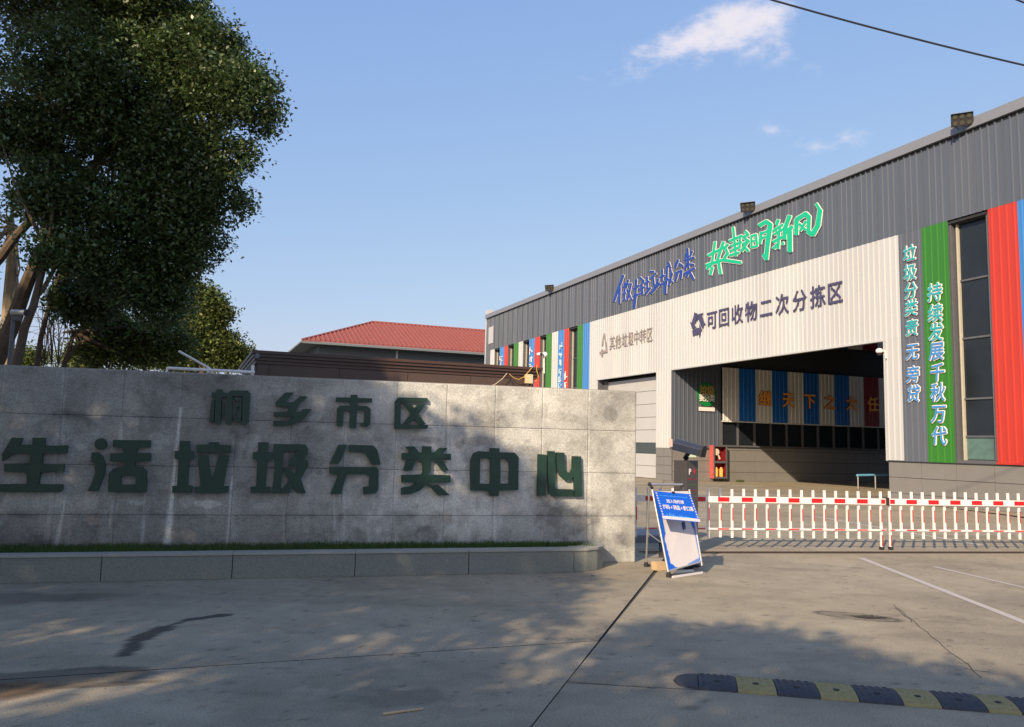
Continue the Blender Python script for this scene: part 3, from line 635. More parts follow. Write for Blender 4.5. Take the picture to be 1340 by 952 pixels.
mass(2.93,20,3.09,3.145,-.02,.17,M_iwhite,'stripe_soffit',fr=FI); mass(2.95,20,1.80,1.88,-.02,.11,M_frame,'ledge',fr=FI)
tiles(FI,[0,1.27,2.55,3.82,5.1,6.41,7.75,9.1,10.4,11.7,13,14.3,15.6],[0,.48,1.05,1.62,1.79],0)
mass(0,2.93,1.64,1.69,-.02,.02,M_dark,'ledge',fr=FI)
# beams under the bay roof
for t in (6,12,18,24): mass(-.0,13.8,8.6,9.15,0,0,M_inner,'beam') if False else None
def bay(t0,t1,r0,r1,z0,z1,m,name): mb=MB(); fbox(mb,FI,t0,t1,z0,z1,r0,r1); mb.build(name,m,wh)
for t in (5,10,15,20): bay(t,t+.3,.2,13.6,8.3,9.18,M_inner,'roof_beam')
# ---- lettering
def letters(txt,pos,w_,h_,m,fr,o,ext=.008,off=.008,back=None,boff=.05,parent=None,shear=0):
    for ch,(s,z_) in zip(txt,pos):
        mb=MB(); b_=off
        for q_,(dx_,dz_) in enumerate(((0,0),(b_,0),(-b_,0),(0,b_),(0,-b_)) if b_>0 else ((0,0),)):
            put_glyph(mb,ch,fr,s+dx_*w_,z_+dz_*h_,w_,h_,o+.0012*q_*min(1,w_*3),ext,0,shear)
        ms=[m]
        if back is not None:
            mb.cur=1; ms.append(back)
            for q_ in range(8):
                a_=q_*math.pi/4; put_glyph(mb,ch,fr,s+math.cos(a_)*boff*w_,z_+math.sin(a_)*boff*h_,w_,h_,o-ext*2-.016*min(1,w_*3)+.0012*q_*min(1,w_*3),ext*.5,0,shear)
        mb.build('character',ms,parent or wh)
letters('可回收物二次分拣区',[(5.29,7.78),(6.60,7.78),(7.94,7.78),(9.17,7.78),(10.28,7.78),(11.36,7.78),(12.30,7.78),(13.06,7.78),(13.78,7.76)][:0],1,1,M_navy,FAl,.05)
cpx=[(224,352),(318,338),(420,318),(530,298),(646,270),(772,242),(908,208),(1050,170),(1184,138)]
pos=[fp(895+x/5.956,360+y/5.956) for x,y in cpx]
letters('可回收物二次分拣区',[(s,7.77) for s,_ in pos],.88,.94,M_navy,FAl,.045,off=.016)
cpx=[(295,535),(398,520),(512,500),(622,468),(725,440),(835,415),(950,385)]
pos=[fp(780+x/13.4,410+y/13.4) for x,y in cpx]
letters('其他垃圾中转区',[(s,7.72) for s,_ in pos],.66,.86,M_glet,FAl,.045,off=.006)
# recycling arrows emblem
def emblem(cs,cz,r,m,thick,nb=3,asp=1.0):
    mb=MB()
    for k in range(3):
        a=R_(90+120*k); vtx=[(r*math.cos(R_(90+120*j)),r*math.sin(R_(90+120*j))) for j in range(3)]
        p=np.array(vtx[k]); q=np.array(vtx[(k+1)%3]); d=(q-p)/np.linalg.norm(q-p); n_=np.array([d[1],-d[0]])
        a0=p+d*.42*r; a1=p+d*1.18*r; t=thick*r
        ft=[a0-n_*t*.2,a1-n_*t*.2,a1+n_*t*.8,a0+n_*t*.8]
        hd=[a1-n_*t*.75,a1+d*.42*r+n_*t*.15,a1+n_*t*1.35]
        bend=[a0-n_*t*.2,a0+n_*t*.8,p+n_*t*.9+d*.1*r,p-d*.0+ -n_*t*.0+d*.25*r*0]
        for j,pl_ in enumerate((ft,hd,bend)):
            o1=.045+.002*j; mb.prism([FAl(cs+x*asp,cz+y,o1) for x,y in pl_],[FAl(cs+x*asp,cz+y,o1+.02) for x,y in pl_])
    mb.build('recycling_emblem',m,wh)
es,ez=fp(914,424); emblem(es,7.72,.52,M_navy,.62,asp=.95)
# outlined triangle emblem
es,ez=fp(791,452); mb=MB()
for j,pl_ in enumerate(([(-.22,-.1),(-.08,.5),(.02,.66),(.02,.45),(-.12,-.1)],[(.02,.66),(.12,.5),(.42,-.4),(.3,-.4),(.0,.45)],[(.45,-.4),(.45,-.56),(-.1,-.56),(-.12,-.80),(-.5,-.5),(-.12,-.3),(-.1,-.42)])):
    mb.prism([FAl(es+x*1.1,7.78+y,.045+.002*j) for x,y in pl_],[FAl(es+x*1.1,7.78+y,.065+.002*j) for x,y in pl_])
mb.build('arrow_emblem',M_glet,wh)
ys=[331,356,380,402.6,429,460,490,515]; t1='垃圾分类责无旁贷'
for i,(ch,y) in enumerate(zip(t1,ys)):
    letters(ch,[(16.53,fp(1193,y)[1]-.02)],.56,.60,M_cyanl if i<5 else M_bluel,FAl,.062,ext=.006,off=.012,back=M_wpaint,boff=.055,shear=.10)
ys=[381.6,409,434,459,487,513,541,570]
for i,(ch,y) in enumerate(zip('持续发展千秋万代',ys)):
    letters(ch,[(17.50,fp(1228,y)[1]-.02)],.60,.64,M_cyanl if i<3 else M_bluel,FAl,.062,ext=.006,off=.012,back=M_wpaint,boff=.055,shear=.10)
for ch,(x,y) in zip('继天下之大任',((372,345),(516,352),(648,360),(775,366),(910,376),(1042,384))):
    t,z_=ipn(920+x/4.762,450+y/4.762)
    letters(ch,[(t,4.40)],.86,.86,M_orange,FI,.22,ext=.01,off=.020,back=M_dred,boff=.042)
# brush slogans from strokes
def stroke_poly(p,q,wd):
    p=np.array(p,float);q=np.array(q,float); d=q-p; d/=np.linalg.norm(d)+1e-9; n_=np.array([-d[1],d[0]])*wd/2
    return [p-d*wd*.25-n_*.7,p-d*wd*.12+n_*.75,p+n_,q+n_*.95,q+d*wd*.28+n_*.25,q+d*wd*.1-n_*.9,p-n_]
def brush(chars,org,sc,m):
    for strokes in chars:
        mb=MB()
        k_=.6 if m is M_slogB else 1.0
        for layer,(grow,o0) in enumerate(((0,.052),(1,.033))):
            mb.cur=layer
            for i,(a,b,wd) in enumerate(strokes):
                P=stroke_poly(a,b,wd+(21 if grow else 6)*k_); 
                pts=[fp(org[0]+x/sc,org[1]+y/sc) for x,y in P]; o1=o0+.0009*i
                mb.prism([FAl(x,y,o1) for x,y in pts],[FAl(x,y,o1+.01) for x,y in pts])
        mb.build('brush_character',[m,M_wpaint],wh)
zg=((970,260),8.658); zt=((780,240),4.1875); zb=((800,320),10.575)
def sc_(L,k): return [((a[0]*k,a[1]*k),(b[0]*k,b[1]*k),w_*k) for a,b,w_ in L]
brush([sc_([((657,322),(640,440),11),((703,322),(668,430),13),((618,398),(708,352),12),((610,450),(716,416),14),((640,442),(613,470),13),((642,462),(632,502),13),((676,430),(688,498),14)],2.0676),
       sc_([((756,243),(772,400),11),((735,318),(805,288),11),((745,345),(802,322),11),((795,290),(793,345),10),((742,372),(795,350),11),((735,398),(790,380),11),((728,335),(708,360),12),((712,352),(728,385),12),((728,380),(704,422),13),((705,422),(800,436),15)],2.0676)],
      zt[0],4.1875*2.0676,M_slogG)
brush([[((55,375),(90,410),26),((90,412),(35,440),26),((40,445),(90,480),26),((85,485),(15,600),28),((30,520),(100,480),26),((35,540),(95,600),28)],
 [((125,425),(128,560),20),((178,408),(190,545),22),((125,430),(180,408),20),((128,490),(182,472),16),((122,556),(190,542),22)],
 [((238,385),(222,515),30),((215,310),(295,262),38),((295,265),(345,298),42),((340,295),(310,520),50),((312,500),(295,690),44),((262,640),(296,690),30),((238,400),(310,370),20),((232,455),(310,430),20)],
 [((430,245),(412,300),30),((375,370),(480,295),24),((378,412),(485,350),20),((395,335),(420,400),18),((455,320),(440,380),18),((372,495),(500,425),26),((440,385),(430,570),26),((375,570),(425,520),28),((480,500),(485,525),26),((560,200),(510,340),42),((505,330),(505,460),36),((515,385),(592,320),36),((560,360),(565,600),52)],
 [((638,240),(635,410),44),((640,240),(740,175),44),((738,175),(780,215),46),((780,205),(775,360),38),((765,370),(822,415),46),((820,412),(880,310),52),((880,315),(905,130),50),((905,135),(862,62),28),((672,290),(745,360),22),((745,262),(680,370),22)]],
 zg[0],zg[1],M_slogG)
brush([[((175,430),(100,640),36),((105,620),(48,790),34),((125,600),(122,815),34),((200,530),(190,770),26),((160,600),(225,565),22),((245,495),(215,600),26),((240,560),(290,545),24),((285,550),(235,770),26),((232,630),(290,765),28),((165,690),(215,672),20),((165,775),(215,770),20)],
 [((355,488),(345,700),32),((345,690),(325,880),42),((318,620),(400,570),28),((315,720),(425,680),26),((408,462),(462,510),30),((458,512),(420,575),26),((430,560),(442,690),34),((390,625),(480,590),24)],
 [((505,450),(512,620),26),((468,545),(540,512),22),((480,695),(552,600),32),((545,378),(600,378),30),((632,400),(560,475),28),((592,470),(608,600),26),((662,478),(622,610),28),((565,680),(680,540),36)],
 [((715,350),(715,500),26),((680,462),(750,430),24),((688,570),(760,520),28),((800,255),(825,320),34),((785,305),(772,560),30),((755,520),(756,680),44),((830,340),(848,440),26),((855,400),(812,570),28),((790,480),(862,525),28)],
 [((935,218),(895,325),32),((950,268),(1000,300),30),((905,400),(985,362),28),((985,362),(972,478),30),((930,400),(900,512),28)],
 [((1065,62),(1078,330),30),((1040,130),(1038,225),22),((1132,95),(1100,175),26),((1028,232),(1160,182),28),((1060,265),(1035,345),28),((1098,275),(1155,285),28),((1020,415),(1165,332),34),((1085,380),(1055,455),28),((1105,400),(1150,482),34)]],
 zb[0],zb[1],M_slogB)
# small unreadable vertical print on the far stripes: short marks
def marks(s,ztop,zbot,wd,m,ch=.45,seed=1):
    r=random.Random(seed); z_=ztop
    mb=MB()
    while z_>zbot:
        for k in range(5):
            a=r.uniform(-.5,.2)*wd; b=a+r.uniform(.2,.6)*wd; y=z_-ch*r.uniform(.05,.9)
            if r.random()<.6: fbox(mb,FAl,s+a,s+min(b,wd*.5),y-.035,y+.035,.04,.06+.004*k)
            else: fbox(mb,FAl,s+a,s+a+.08,y-.16,y+.16,.04,.062+.004*k)
        z_-=ch*1.25
    mb.build('small_lettering',m,wh)
M_cyw=mat('pale_cyan_letter',srgb(196,226,226),.5)
marks(-11.95,8.5,5.2,.6,M_cyw,seed=2); marks(-11.1,6.4,5.2,.6,M_wpaint,seed=3); marks(-17.0,8.7,6.4,.65,M_wpaint,seed=4); marks(-23.1,8.6,6.8,.6,M_wpaint,seed=5)

# ------------------------------------------------------------------ round sticker sign
sgs,sgz=ipn(923,514)
sg=empty('round_sticker_sign',tuple(FI(2.0,4.47,.05)+LW),'round green garbage sorting sticker sign on shaded grey siding','sign')
LS=np.array(sg.location); FS=lambda a,z_,o=0.: ID*a+D*o+np.array([0,0,z_])
mb=MB(); n=28; mb.prism([FS(.58*math.cos(2*math.pi*k/n),.62*math.sin(2*math.pi*k/n),0) for k in range(n)],[FS(.58*math.cos(2*math.pi*k/n),.62*math.sin(2*math.pi*k/n),.02) for k in range(n)]); mb.build('green_disc',M_green2,sg)
mb=MB(); fbox(mb,FS,-.47,.5,-.86,-.66,.0,.03); mb.build('white_strip',M_wpaint,sg)
M_gold=mat('gold_letter',srgb(190,150,84),.5)
for ch,a in (('垃',-.2),('圾',.24)): letters(ch,[(a,.22)],.46,.52,M_gold,FS,.045,ext=.012,off=.02,back=M_dark,boff=.04,parent=sg)
for ch,a in (('要',-.3),('分',0.0),('类',.32)): letters(ch,[(a,-.18)],.34,.40,M_wpaint,FS,.045,ext=.012,off=.02,back=M_dark,boff=.03,parent=sg)

# ------------------------------------------------------------------ fire cabinet
fc=empty('fire_hose_cabinet',tuple(FI(2.6,0,.0)+LW),'red fire hose cabinet with glass front standing against the tiled bay wall','cabinet')
FC=lambda a,z_,o=0.: ID*a+D*o+np.array([0,0,z_])
def fcb(a0,a1,z0,z1,o0,o1,m,name,parent=fc):
    if m is M_red: m=mat('deep_red',srgb(120,26,28),.5)
    mb=MB(); fbox(mb,FC,a0,a1,z0,z1,o0,o1); return mb.build(name,m,parent)
fcb(-.36,.44,.17,1.86,.02,.06,M_red,'back_panel'); fcb(-.38,-.345,.17,1.86,.02,.34,M_redface,'side_panel'); fcb(.425,.46,.17,1.86,.02,.34,M_red,'side_panel')
fcb(-.345,.425,.17,.20,.061,.34,M_red,'bottom_panel'); fcb(-.345,.425,1.82,1.86,.061,.34,M_red,'top_panel'); fcb(-.345,.425,.98,1.02,.061,.33,M_red,'shelf')
for a0,a1,z0,z1 in ((-.38,-.30,.17,1.87),(.38,.46,.17,1.87),(-.30,.38,.17,.25),(-.30,.38,.95,1.06),(-.30,.38,1.79,1.87)): fcb(a0,a1,z0,z1,.341,.37,M_frame,'door_frame')
mb=MB(); mb.tube([FC(-.12,1.52,.10),FC(-.12,1.52,.26)],.17,16); mb.tube([FC(-.02,1.42,.2),FC(.08,1.25,.2),FC(.12,1.15,.2)],.05,8); mb.build('hose_reel',M_hose,fc,smooth=False)
for a in (-.1,.2):
    mb=MB(); mb.tube([FC(a,.26,.2),FC(a,.62,.2),FC(a,.68,.2),FC(a,.74,.2)],[.1,.1,.06,.04],10,r2=1); mb.build('extinguisher',M_yel2,fc)
for a in (-.3,.38): fcb(a-.03,a+.03,0,.17,.1,.16,M_frame,'leg')
mb=MB(); p=FI(3.5,0,.5)+LW; mb.box(p,ID*.35,D*.2,(0,0,.12)); tag(mb.build('green_crate',mat('crate_green',srgb(70,84,52),.6)),'small dark green box on the floor beside the fire cabinet','box')
# blue rail in the bay
r0=gr(1123,640); rl=empty('handrail',tuple(r0),'blue topped steel handrail standing in the dark open bay','rail')
for x in (0,1.0): mb=MB(); mb.tube([(x,.45*x,0),(x,.45*x,.62)],.03,8); mb.build('rail_post',M_alu,rl)
mb=MB(); mb.tube([(-.05,-.02,.62),(2.0,.9,.66)],.05,8); mb.build('top_rail',mat('rail_blue',srgb(110,180,225),.4),rl)
# small signs by the pillar
mb=MB(); fbox(mb,FAl,1.53,1.58,1.72,2.12,-.02,.2); o=mb.build('pillar_sign',mat('pink_white_sign',srgb(222,196,192),.5)); o.location=LW; tag(o,'small pale pink notice at the corner of the white pillar','sign')
mb=MB(); fbox(mb,FI,.95,1.40,1.22,1.50,.0,.02); o=mb.build('paper_notice',M_mint); o.location=LW; tag(o,'pale green paper notice on wall tiles behind the parking post','sign')
# dome camera at bay corner
cm=empty('dome_camera',tuple(FA(15.15,5.25,.1)),'white dome security camera under the top right corner of the open bay','camera')
mb=MB(); mb.sphere((0,0,.04),.13,12,(1,1,.8)); mb.build('dome_cap',M_wpaint,cm,True); mb=MB(); mb.sphere((0,0,-.04),.10,12); mb.build('lens_dome',M_black,cm,True)
mb=MB(); mb.tube([(.0,0,.05),tuple(D*.25+np.array([0,0,.0])),tuple(D*.3+np.array([0,0,-.25]))],.025,6); mb.build('bracket',M_wpaint,cm)

# ------------------------------------------------------------------ floodlights
def floodlight(s,label,tilt=1.0,proto=None):
    p=FA(s,12.42,.34); 
    if proto is None:
        fl=empty('floodlight',tuple(p),label,'floodlight','floodlights on the roof edge')
        f_=np.array([-.42,-.80,-.36]); f_=f_/np.linalg.norm(f_); a=np.cross(f_,[0,0,1.]); a/=np.linalg.norm(a); u=np.cross(a,f_); u/=np.linalg.norm(u); 
        if u[2]<0: u=-u
        mb=MB(); mb.box(-a*.32-u*.21-f_*.06,a*.64,u*.42,f_*.10); mb.build('housing',M_black,fl,bevel=.01)
        for i in range(3):
            for j in range(2):
                mb=MB(); c_=a*(-.2+.2*i)+u*(-.1+.2*j)+f_*.045; mb.tube([c_,c_+f_*.012],.07,12); mb.build('lens',M_rubberled,fl)
        mb=MB(); mb.tube([a*.3-u*.1,a*.3-N*.3-np.array([0,0,.22])],.022,6); mb.tube([-a*.3-u*.1,-a*.3-N*.3-np.array([0,0,.22])],.022,6); mb.tube([-a*.3-f_*.1,a*.3-f_*.1],.02,6); mb.build('bracket',M_frame,fl)
        mb=MB(); mb.box(-a*.32+u*.23-f_*.02,a*.64,u*.012,f_*.14); mb.build('visor',M_alu,fl)
        return fl
    fl=proto.copy(); COL.objects.link(fl); fl.location=p; fl['label']=label
    for ch in [c for c in bpy.data.objects if c.parent==proto]:
        c2=ch.copy(); COL.objects.link(c2); c2.parent=fl
    return fl
f0=floodlight(19.0,'black six lamp floodlight nearest the right edge of the roof')
floodlight(8.15,'black floodlight on the roof edge above the green slogan',proto=f0)
floodlight(-13.3,'distant floodlight on the roof edge above the striped windows at left',proto=f0)

# ------------------------------------------------------------------ gatehouse
G0=at(330,459,16.0); G0[2]=0; GN=-np.array([-ID[1],ID[0],0]); GN=GN if GN[1]<0 else -GN
gh=empty('gatehouse',tuple(G0),'low dark brown gatehouse with a moulded flat roof behind the sign wall','building')
FG=lambda s,z_,o=0.: ID*s+GN*o+np.array([0,0,z_])
def gb(s0,s1,z0,z1,o0,o1,m,name,parent=gh): mb=MB(); fbox(mb,FG,s0,s1,z0,z1,o0,o1); return mb.build(name,m,parent)
gb(.12,6.1,0,3.12,-4,-.145,M_joint,'core')
for a,b in ((.12,.35),(.35,1.75),(1.75,3.19),(3.19,4.6),(4.6,6.1)): gb(a+.004,b-.004,0,3.125,-.14,-.12,M_brown,'wall_panel')
gb(.0,6.27,3.325,3.385,-4.2,.0,M_browntrim,'roof_cornice'); gb(.03,6.25,3.262,3.32,-4.2,-.03,M_browntrim,'cornice_step'); gb(.06,6.22,3.195,3.257,-4.2,-.07,M_browntrim,'cornice_step'); gb(.08,6.2,3.13,3.19,-4.2,-.10,M_browntrim,'cornice_step')
mb=MB(); mb.tube([FG(.10,3.27,.03),FG(.10,3.27,-.2)],.05,12); mb.build('drain_spout',M_wallgr,gh)
mb=MB(); mb.tube([FG(-.02,3.05,-.1),FG(-.02,0,-.1)],.06,10); mb.build('downpipe',M_wallgr,gh)
# cctv mast on gatehouse
gp=onplane(G0,ID)
def GP(x,y,o=0.): s_,z_=gp(x,y); return FG(s_,z_,o)
mst=empty('mast_camera',tuple(G0+GP(712,489)),'round white camera on a thin mast at the gatehouse roof corner','camera'); Lm=GP(712,489)
mb=MB(); mb.tube([GP(712,489)-Lm,GP(712,466)-Lm],.018,8); mb.build('mast',M_wpaint,mst)
mb=MB(); c_=GP(707,464)-Lm; mb.sphere(c_,.075,12,(1.2,1,.6)); mb.sphere(c_+ID*.12,.06,10,(1,1,1.1)); mb.build('camera_body',M_wpaint,mst,True)
mb=MB(); mb.sphere(c_+ID*.02-np.array([0,.07,0.0]),.035,8); mb.build('lens',M_black,mst,True)
mb=MB(); mb.box(GP(686,502,.02),ID*.16,(0,0,.2),GN*.09); o=mb.build('junction_box',mat('beige_box',srgb(226,206,160),.5)); o.location=G0; tag(o,'beige junction box with loose cables on the brown gatehouse wall','box')
def cable(px,m,label,r=.010):
    mb=MB(); pts=[GP(x,y,.02) for x,y in px]
    mb.tube(pts,r,6); o=mb.build('loose_cable',m); o.location=G0; return tag(o,label,'cable')
cable([(697,480),(691,487),(685,494),(678,497),(672,495),(666,490)],M_ycable,'yellow cable sagging left of the beige junction box')
cable([(702,478),(702,486),(704,492),(701,499),(695,504),(691,510)],M_ycable,'yellow cable hanging right of the beige junction box')
cable([(663,489),(657,496),(648,503),(643,505)],M_hose,'pale cable running down left of the junction box',.008)
cable([(664,491),(668,498),(671,506)],M_black,'black cable hanging beneath the cornice by the yellow cable',.009)

# ------------------------------------------------------------------ red roof building
E0=at(395,446,82); E0[2]=0
rb=empty('red_roof_building',tuple(E0),'grey building with a red tiled hipped roof behind the gatehouse','building')
FR=lambda s,z_,o=0.: ID*s+GN*o+np.array([0,0,z_])
HE=1.65+(7.96-1.65)*82/52; RZ=11.0; RUN=7.5
def roof_pt(s,r): return FR(s,HE+(RZ-HE)*r/RUN,-r)
# solve ridge so that its end projects at (487,422)
Lp=18.0
def rtop():
    best=None
    for run in np.arange(5,20,.4):
        for dz in np.arange(1,8,.15):
            for s_ in (run,):
                P=E0+FR(s_,HE+dz,-run); d=P-np.array([0,0,CAMH]); x=670+FPX*(d@RX)/(d@FW); y=CY-FPX*(d@UP)/(d@FW)
                e=(x-487)**2+(y-422)**2
                if best is None or e<best[0]: best=(e,run,dz)
    return best
_e,RUN,DZ=rtop(); RZ=HE+DZ
mb=MB(); nc=18; nr=34
# front slope in stepped courses
for k in range(nc):
    r0_,r1_=RUN*k/nc,RUN*(k+1)/nc; z0_=HE+DZ*k/nc; z1_=HE+DZ*(k+1)/nc
    mb.prism([FR(r0_,z0_,-r0_),FR(40,z0_,-r0_),FR(40,z1_+.0,-r1_),FR(r1_,z1_,-r1_)],[FR(r0_,z0_+.09,-r0_),FR(40,z0_+.09,-r0_),FR(40,z1_+.02,-r1_),FR(r1_,z1_+.02,-r1_)])
mb.build('roof_tiles',M_roofred,rb)
# pan ribs
mb=MB(); s_=.3
while s_<26:
    e=min(s_,RUN); mb.tube([FR(s_,HE+.10,0),FR(s_,HE+.07+DZ*e/RUN,-e)],.11,5); s_+=.5
o=mb.build('tile_ribs',M_roofred,rb); o['kind']='stuff'
mb=MB(); mb.poly([FR(0,HE,0),FR(RUN,RZ,-RUN),FR(0,HE,-2*RUN)]); mb.prism([FR(0,HE-.0,-.0),FR(0,HE-.0,-2*RUN),FR(RUN,RZ,-RUN-.1),FR(RUN,RZ,-RUN)],[FR(0,HE+.05,-.0),FR(0,HE+.05,-2*RUN),FR(RUN,RZ+.05,-RUN-.1),FR(RUN,RZ+.05,-RUN)]) ; mb.build('hip_slope',M_roofred,rb)
mb=MB(); mb.tube([FR(0,HE+.12,0),FR(RUN,RZ+.12,-RUN)],.11,6); mb.tube([FR(RUN,RZ+.1,-RUN),FR(40,RZ+.1,-RUN)],.15,6); mb.build('ridge_tiles',M_roofred,rb)
mb=MB(); fbox(mb,FR,0,40,HE-.24,HE-.02,-.0,.07); fbox(mb,FR,-.05,0,HE-.16,HE-.02,.05,-2*RUN); mb.build('gutter',M_wallgr,rb)
mb=MB(); fbox(mb,FR,0.02,40,HE-.14,HE-.08,-2*RUN,-.02); mb.build('soffit',M_wallgr,rb)
mb=MB(); fbox(mb,FR,2.0,40,0,HE-.15,-2*RUN+2,-1.9); mb.build('wall',M_wallgr,rb)
mb=MB(); fbox(mb,FR,10.2,10.4,4,HE-.2,-1.9,-1.78); mb.build('downpipe',M_wpaint,rb)

# ------------------------------------------------------------------ white pipes, left cctv
pb=MB(); a=at(219,482,14.5); b=at(333,487.5,15.3); pb.tube([a,b],.028,8); pb.tube([np.array([a[0],a[1],0]),a],.02,6); pb.tube([at(331,478,15.4),np.array([*at(331,478,15.4)[:2],0])],.03,8)
tag(pb.build('pipe_rail',M_wpaint),'white horizontal pipe rail just above the sign wall beside the trees','rail')
pb=MB(); pb.tube([at(234,460,14.4),at(273,481.5,14.9),at(300,520,15)],.022,6); tag(pb.build('slanting_pole',M_wpaint),'thin white pole slanting down to the pipe rail','pole')
cc=at(24,412,12.0); lc=empty('pole_camera',(cc[0],cc[1],0),'grey bullet camera on a slim pole among the tree trunks at left','camera'); 
mb=MB(); mb.tube([(-.07,0,0),(-.07,0,cc[2]-.02)],.028,8); mb.build('pole',M_frame,lc)
mb=MB(); h_=cc[2]+.03; mb.tube([(-.10,0,h_),(.12,-.02,h_-.005)],.045,10); mb.build('camera_body',M_alu,lc); mb=MB(); mb.tube([(.12,-.02,h_),(.16,-.024,h_)],.05,10); mb.build('lens_hood',M_black,lc)
mb=MB(); mb.cbox(-.07,.03,-.03,.03,cc[2]-.09,cc[2]-.02); mb.build('mount',M_frame,lc)

# ------------------------------------------------------------------ boom barrier
B0=np.array([6.55,14.3,0]); bb=R_(8.9); BD=np.array([math.cos(bb),math.sin(bb),0]); BN=np.array([math.sin(bb),-math.cos(bb),0])
def boom(s_from,s_to,pick,reds,label,foot):
    o_=B0+BD*foot; e=empty('boom_barrier',tuple(o_),label,'barrier','sections of the red and white gate barrier')
    F=lambda s,z_,o=0.: BD*(s-foot)+BN*o+np.array([0,0,z_])
    def bx(s0,s1,z0,z1,o0,o1,m,name): mb=MB(); fbox(mb,F,s0,s1,z0,z1,o0,o1); return mb.build(name,m,e)
    bx(s_from,s_to,.77,.872,-.022,.022,M_wpaint,'boom_arm'); bx(s_from,s_to,.322,.350,-.012,.012,M_wpaint,'lower_rail')
    for s in pick:
        isf=abs(s-foot)<.02
        mb=MB(); fbox(mb,F,s-.019,s+.019,(.19 if not isf else .05)+random.uniform(-.004,.004),.765,-.04,-.014); 
        fbox(mb,F,s-.019,s+.019,.877,.995+random.uniform(-.006,.006),-.04,-.014); fbox(mb,F,s-.015,s+.015,.76,.88,-.038,-.024); k=mb.build('picket',M_wpaint,e)
        mb=MB(); fbox(mb,F,s+.001,s+.0185,.47,.68,-.0135,-.0115); mb.build('red_sticker',M_red,k)
        if isf:
            mb=MB(); fbox(mb,F,s+.001,s+.0185,.06,.25,-.0135,-.0115); mb.build('red_sticker',M_red,k)
            mb=MB(); fbox(mb,F,s-.03,s+.03,0,.05,-.055,.01); mb.build('rubber_foot',M_black,k)
    for a,b in reds:
        bx(a,b,.785,.858,.022,.025,M_red,'red_band'); bx(a,b,.326,.346,.012,.014,M_red,'red_band')
    return e
pk=[-.10-.2095*i for i in range(26)]
reds=[(-3.09-.42*0+.42*i,-2.89+.42*i) for i in range(-5,7)]
boom(-5.2,-.03,[p for p in pk if p>-5.1],[r for r in reds if r[1]<-.2]+[(-.12,-.04)],'long left red and white picketed barrier arm behind the notice board',-.10)
pk2=[.07+.2095*i for i in range(26)]
o=boom(.04,5.4,pk2,[(.05,.14)]+[(.36+.42*i,.56+.42*i) for i in range(12)],'right red and white picketed barrier arm running out of frame',.07)
mb=MB(); F0=B0+BD*(.0); mb.box(F0+np.array([0,0,.76])-BD*.028-BN*.028,BD*.06,BN*.06,(0,0,.13)); tag(mb.build('arm_coupler',M_black),'black coupling where the two barrier arms meet','coupler')
# barrier cabinet (behind the wall end) and end post
bc=empty('barrier_cabinet',tuple(B0+BD*-5.35),'barrier machine cabinet behind the end of the sign wall','cabinet')
mb=MB(); mb.cbox(-.16,.16,-.16,.16,.0,1.0); mb.build('housing',M_wpaint,bc,bevel=.01); mb=MB(); mb.cbox(-.17,.17,-.17,.17,1.001,1.04); mb.build('lid',M_black,bc)
mb=MB(); p=B0+BD*5.45; mb.box(p-[.05,.05,0],(.1,0,0),(0,.1,0),(0,0,.95)); tag(mb.build('end_post',M_wpaint),'white end post catching the right barrier arm','post')
# island kerb
mb=MB(); p=np.array([.9,14.25,0]); mb.box(p,(2.2,.34,0),(-.2,1.4,0),(0,0,.10)); mb.box(p+[.05,.05,.10],(2.1,.32,0),(-.18,1.3,0),(0,0,.025))
tag(mb.build('kerb_island',mat('painted_kerb',srgb(112,120,132),.6,var=.1)),'low grey kerb island behind the end of the sign wall','kerb')

# ------------------------------------------------------------------ parking post with camera
pc=at(898,603,13.0); pk_=empty('parking_post',(pc[0]+.19*.19,pc[1]+.98*.19,0),'dark grey parking post with number plate camera and P sign','post')
PH=pc[2]; 
th=R_(34); ax=np.array([math.cos(th),math.sin(th),0]); ay=np.array([-math.sin(th),math.cos(th),0])
FQ=lambda s,z_,o=0.: ax*s*1.0+ay*(-o)+np.array([0,0,z_])
mb=MB(); w2=.135; q=[ax*a+ay*b for a,b in ((-w2,-w2),(w2,-w2),(w2,w2),(-w2,w2))]
mb.prism(q,[p+np.array([0,0,PH]) for p in q]); mb.build('post_body',M_post,pk_,bevel=.008)
mb=MB(); q=[ax*a+ay*b for a,b in ((-.15,-.15),(.15,-.15),(.15,.15),(-.15,.15))]; mb.prism(q,[p+np.array([0,0,.04]) for p in q]); mb.build('base_plate',M_black,pk_)
# front face is the one with outward normal -ay (right-facing, toward camera); letters on it
fq=lambda s,z_,o=0.: ax*s-ay*(w2+o)+np.array([0,0,z_])
letters('P',[(-.055,PH-.17)],.10,.13,M_wpaint,fq,.004,ext=.003,off=.008,parent=pk_)
mb=MB(); c_=(.045,PH-.17); mb.prism([fq(c_[0]+x,c_[1]+y,.001) for x,y in ((-.022,0),(0,-.05),(.022,0),(0,.05))],[fq(c_[0]+x,c_[1]+y,.005) for x,y in ((-.022,0),(0,-.05),(.022,0),(0,.05))]); mb.build('red_mark',M_red,pk_)
rr=random.Random(5)
for zz,m_ in ((PH-.29,mat('led_red',srgb(150,40,38),.5)),(PH-.38,mat('led_green',srgb(60,110,70),.5)),(PH-.47,MATS['led_red']),(PH-.56,M_frame)):
    mb=MB(); x=-.10
    while x<.1:
        w_=rr.uniform(.01,.022); fbox(mb,fq,x,x+w_,zz-.008,zz+rr.uniform(.0,.01),.001,.004); x+=w_+.008
    mb.build('display_line',m_,pk_)
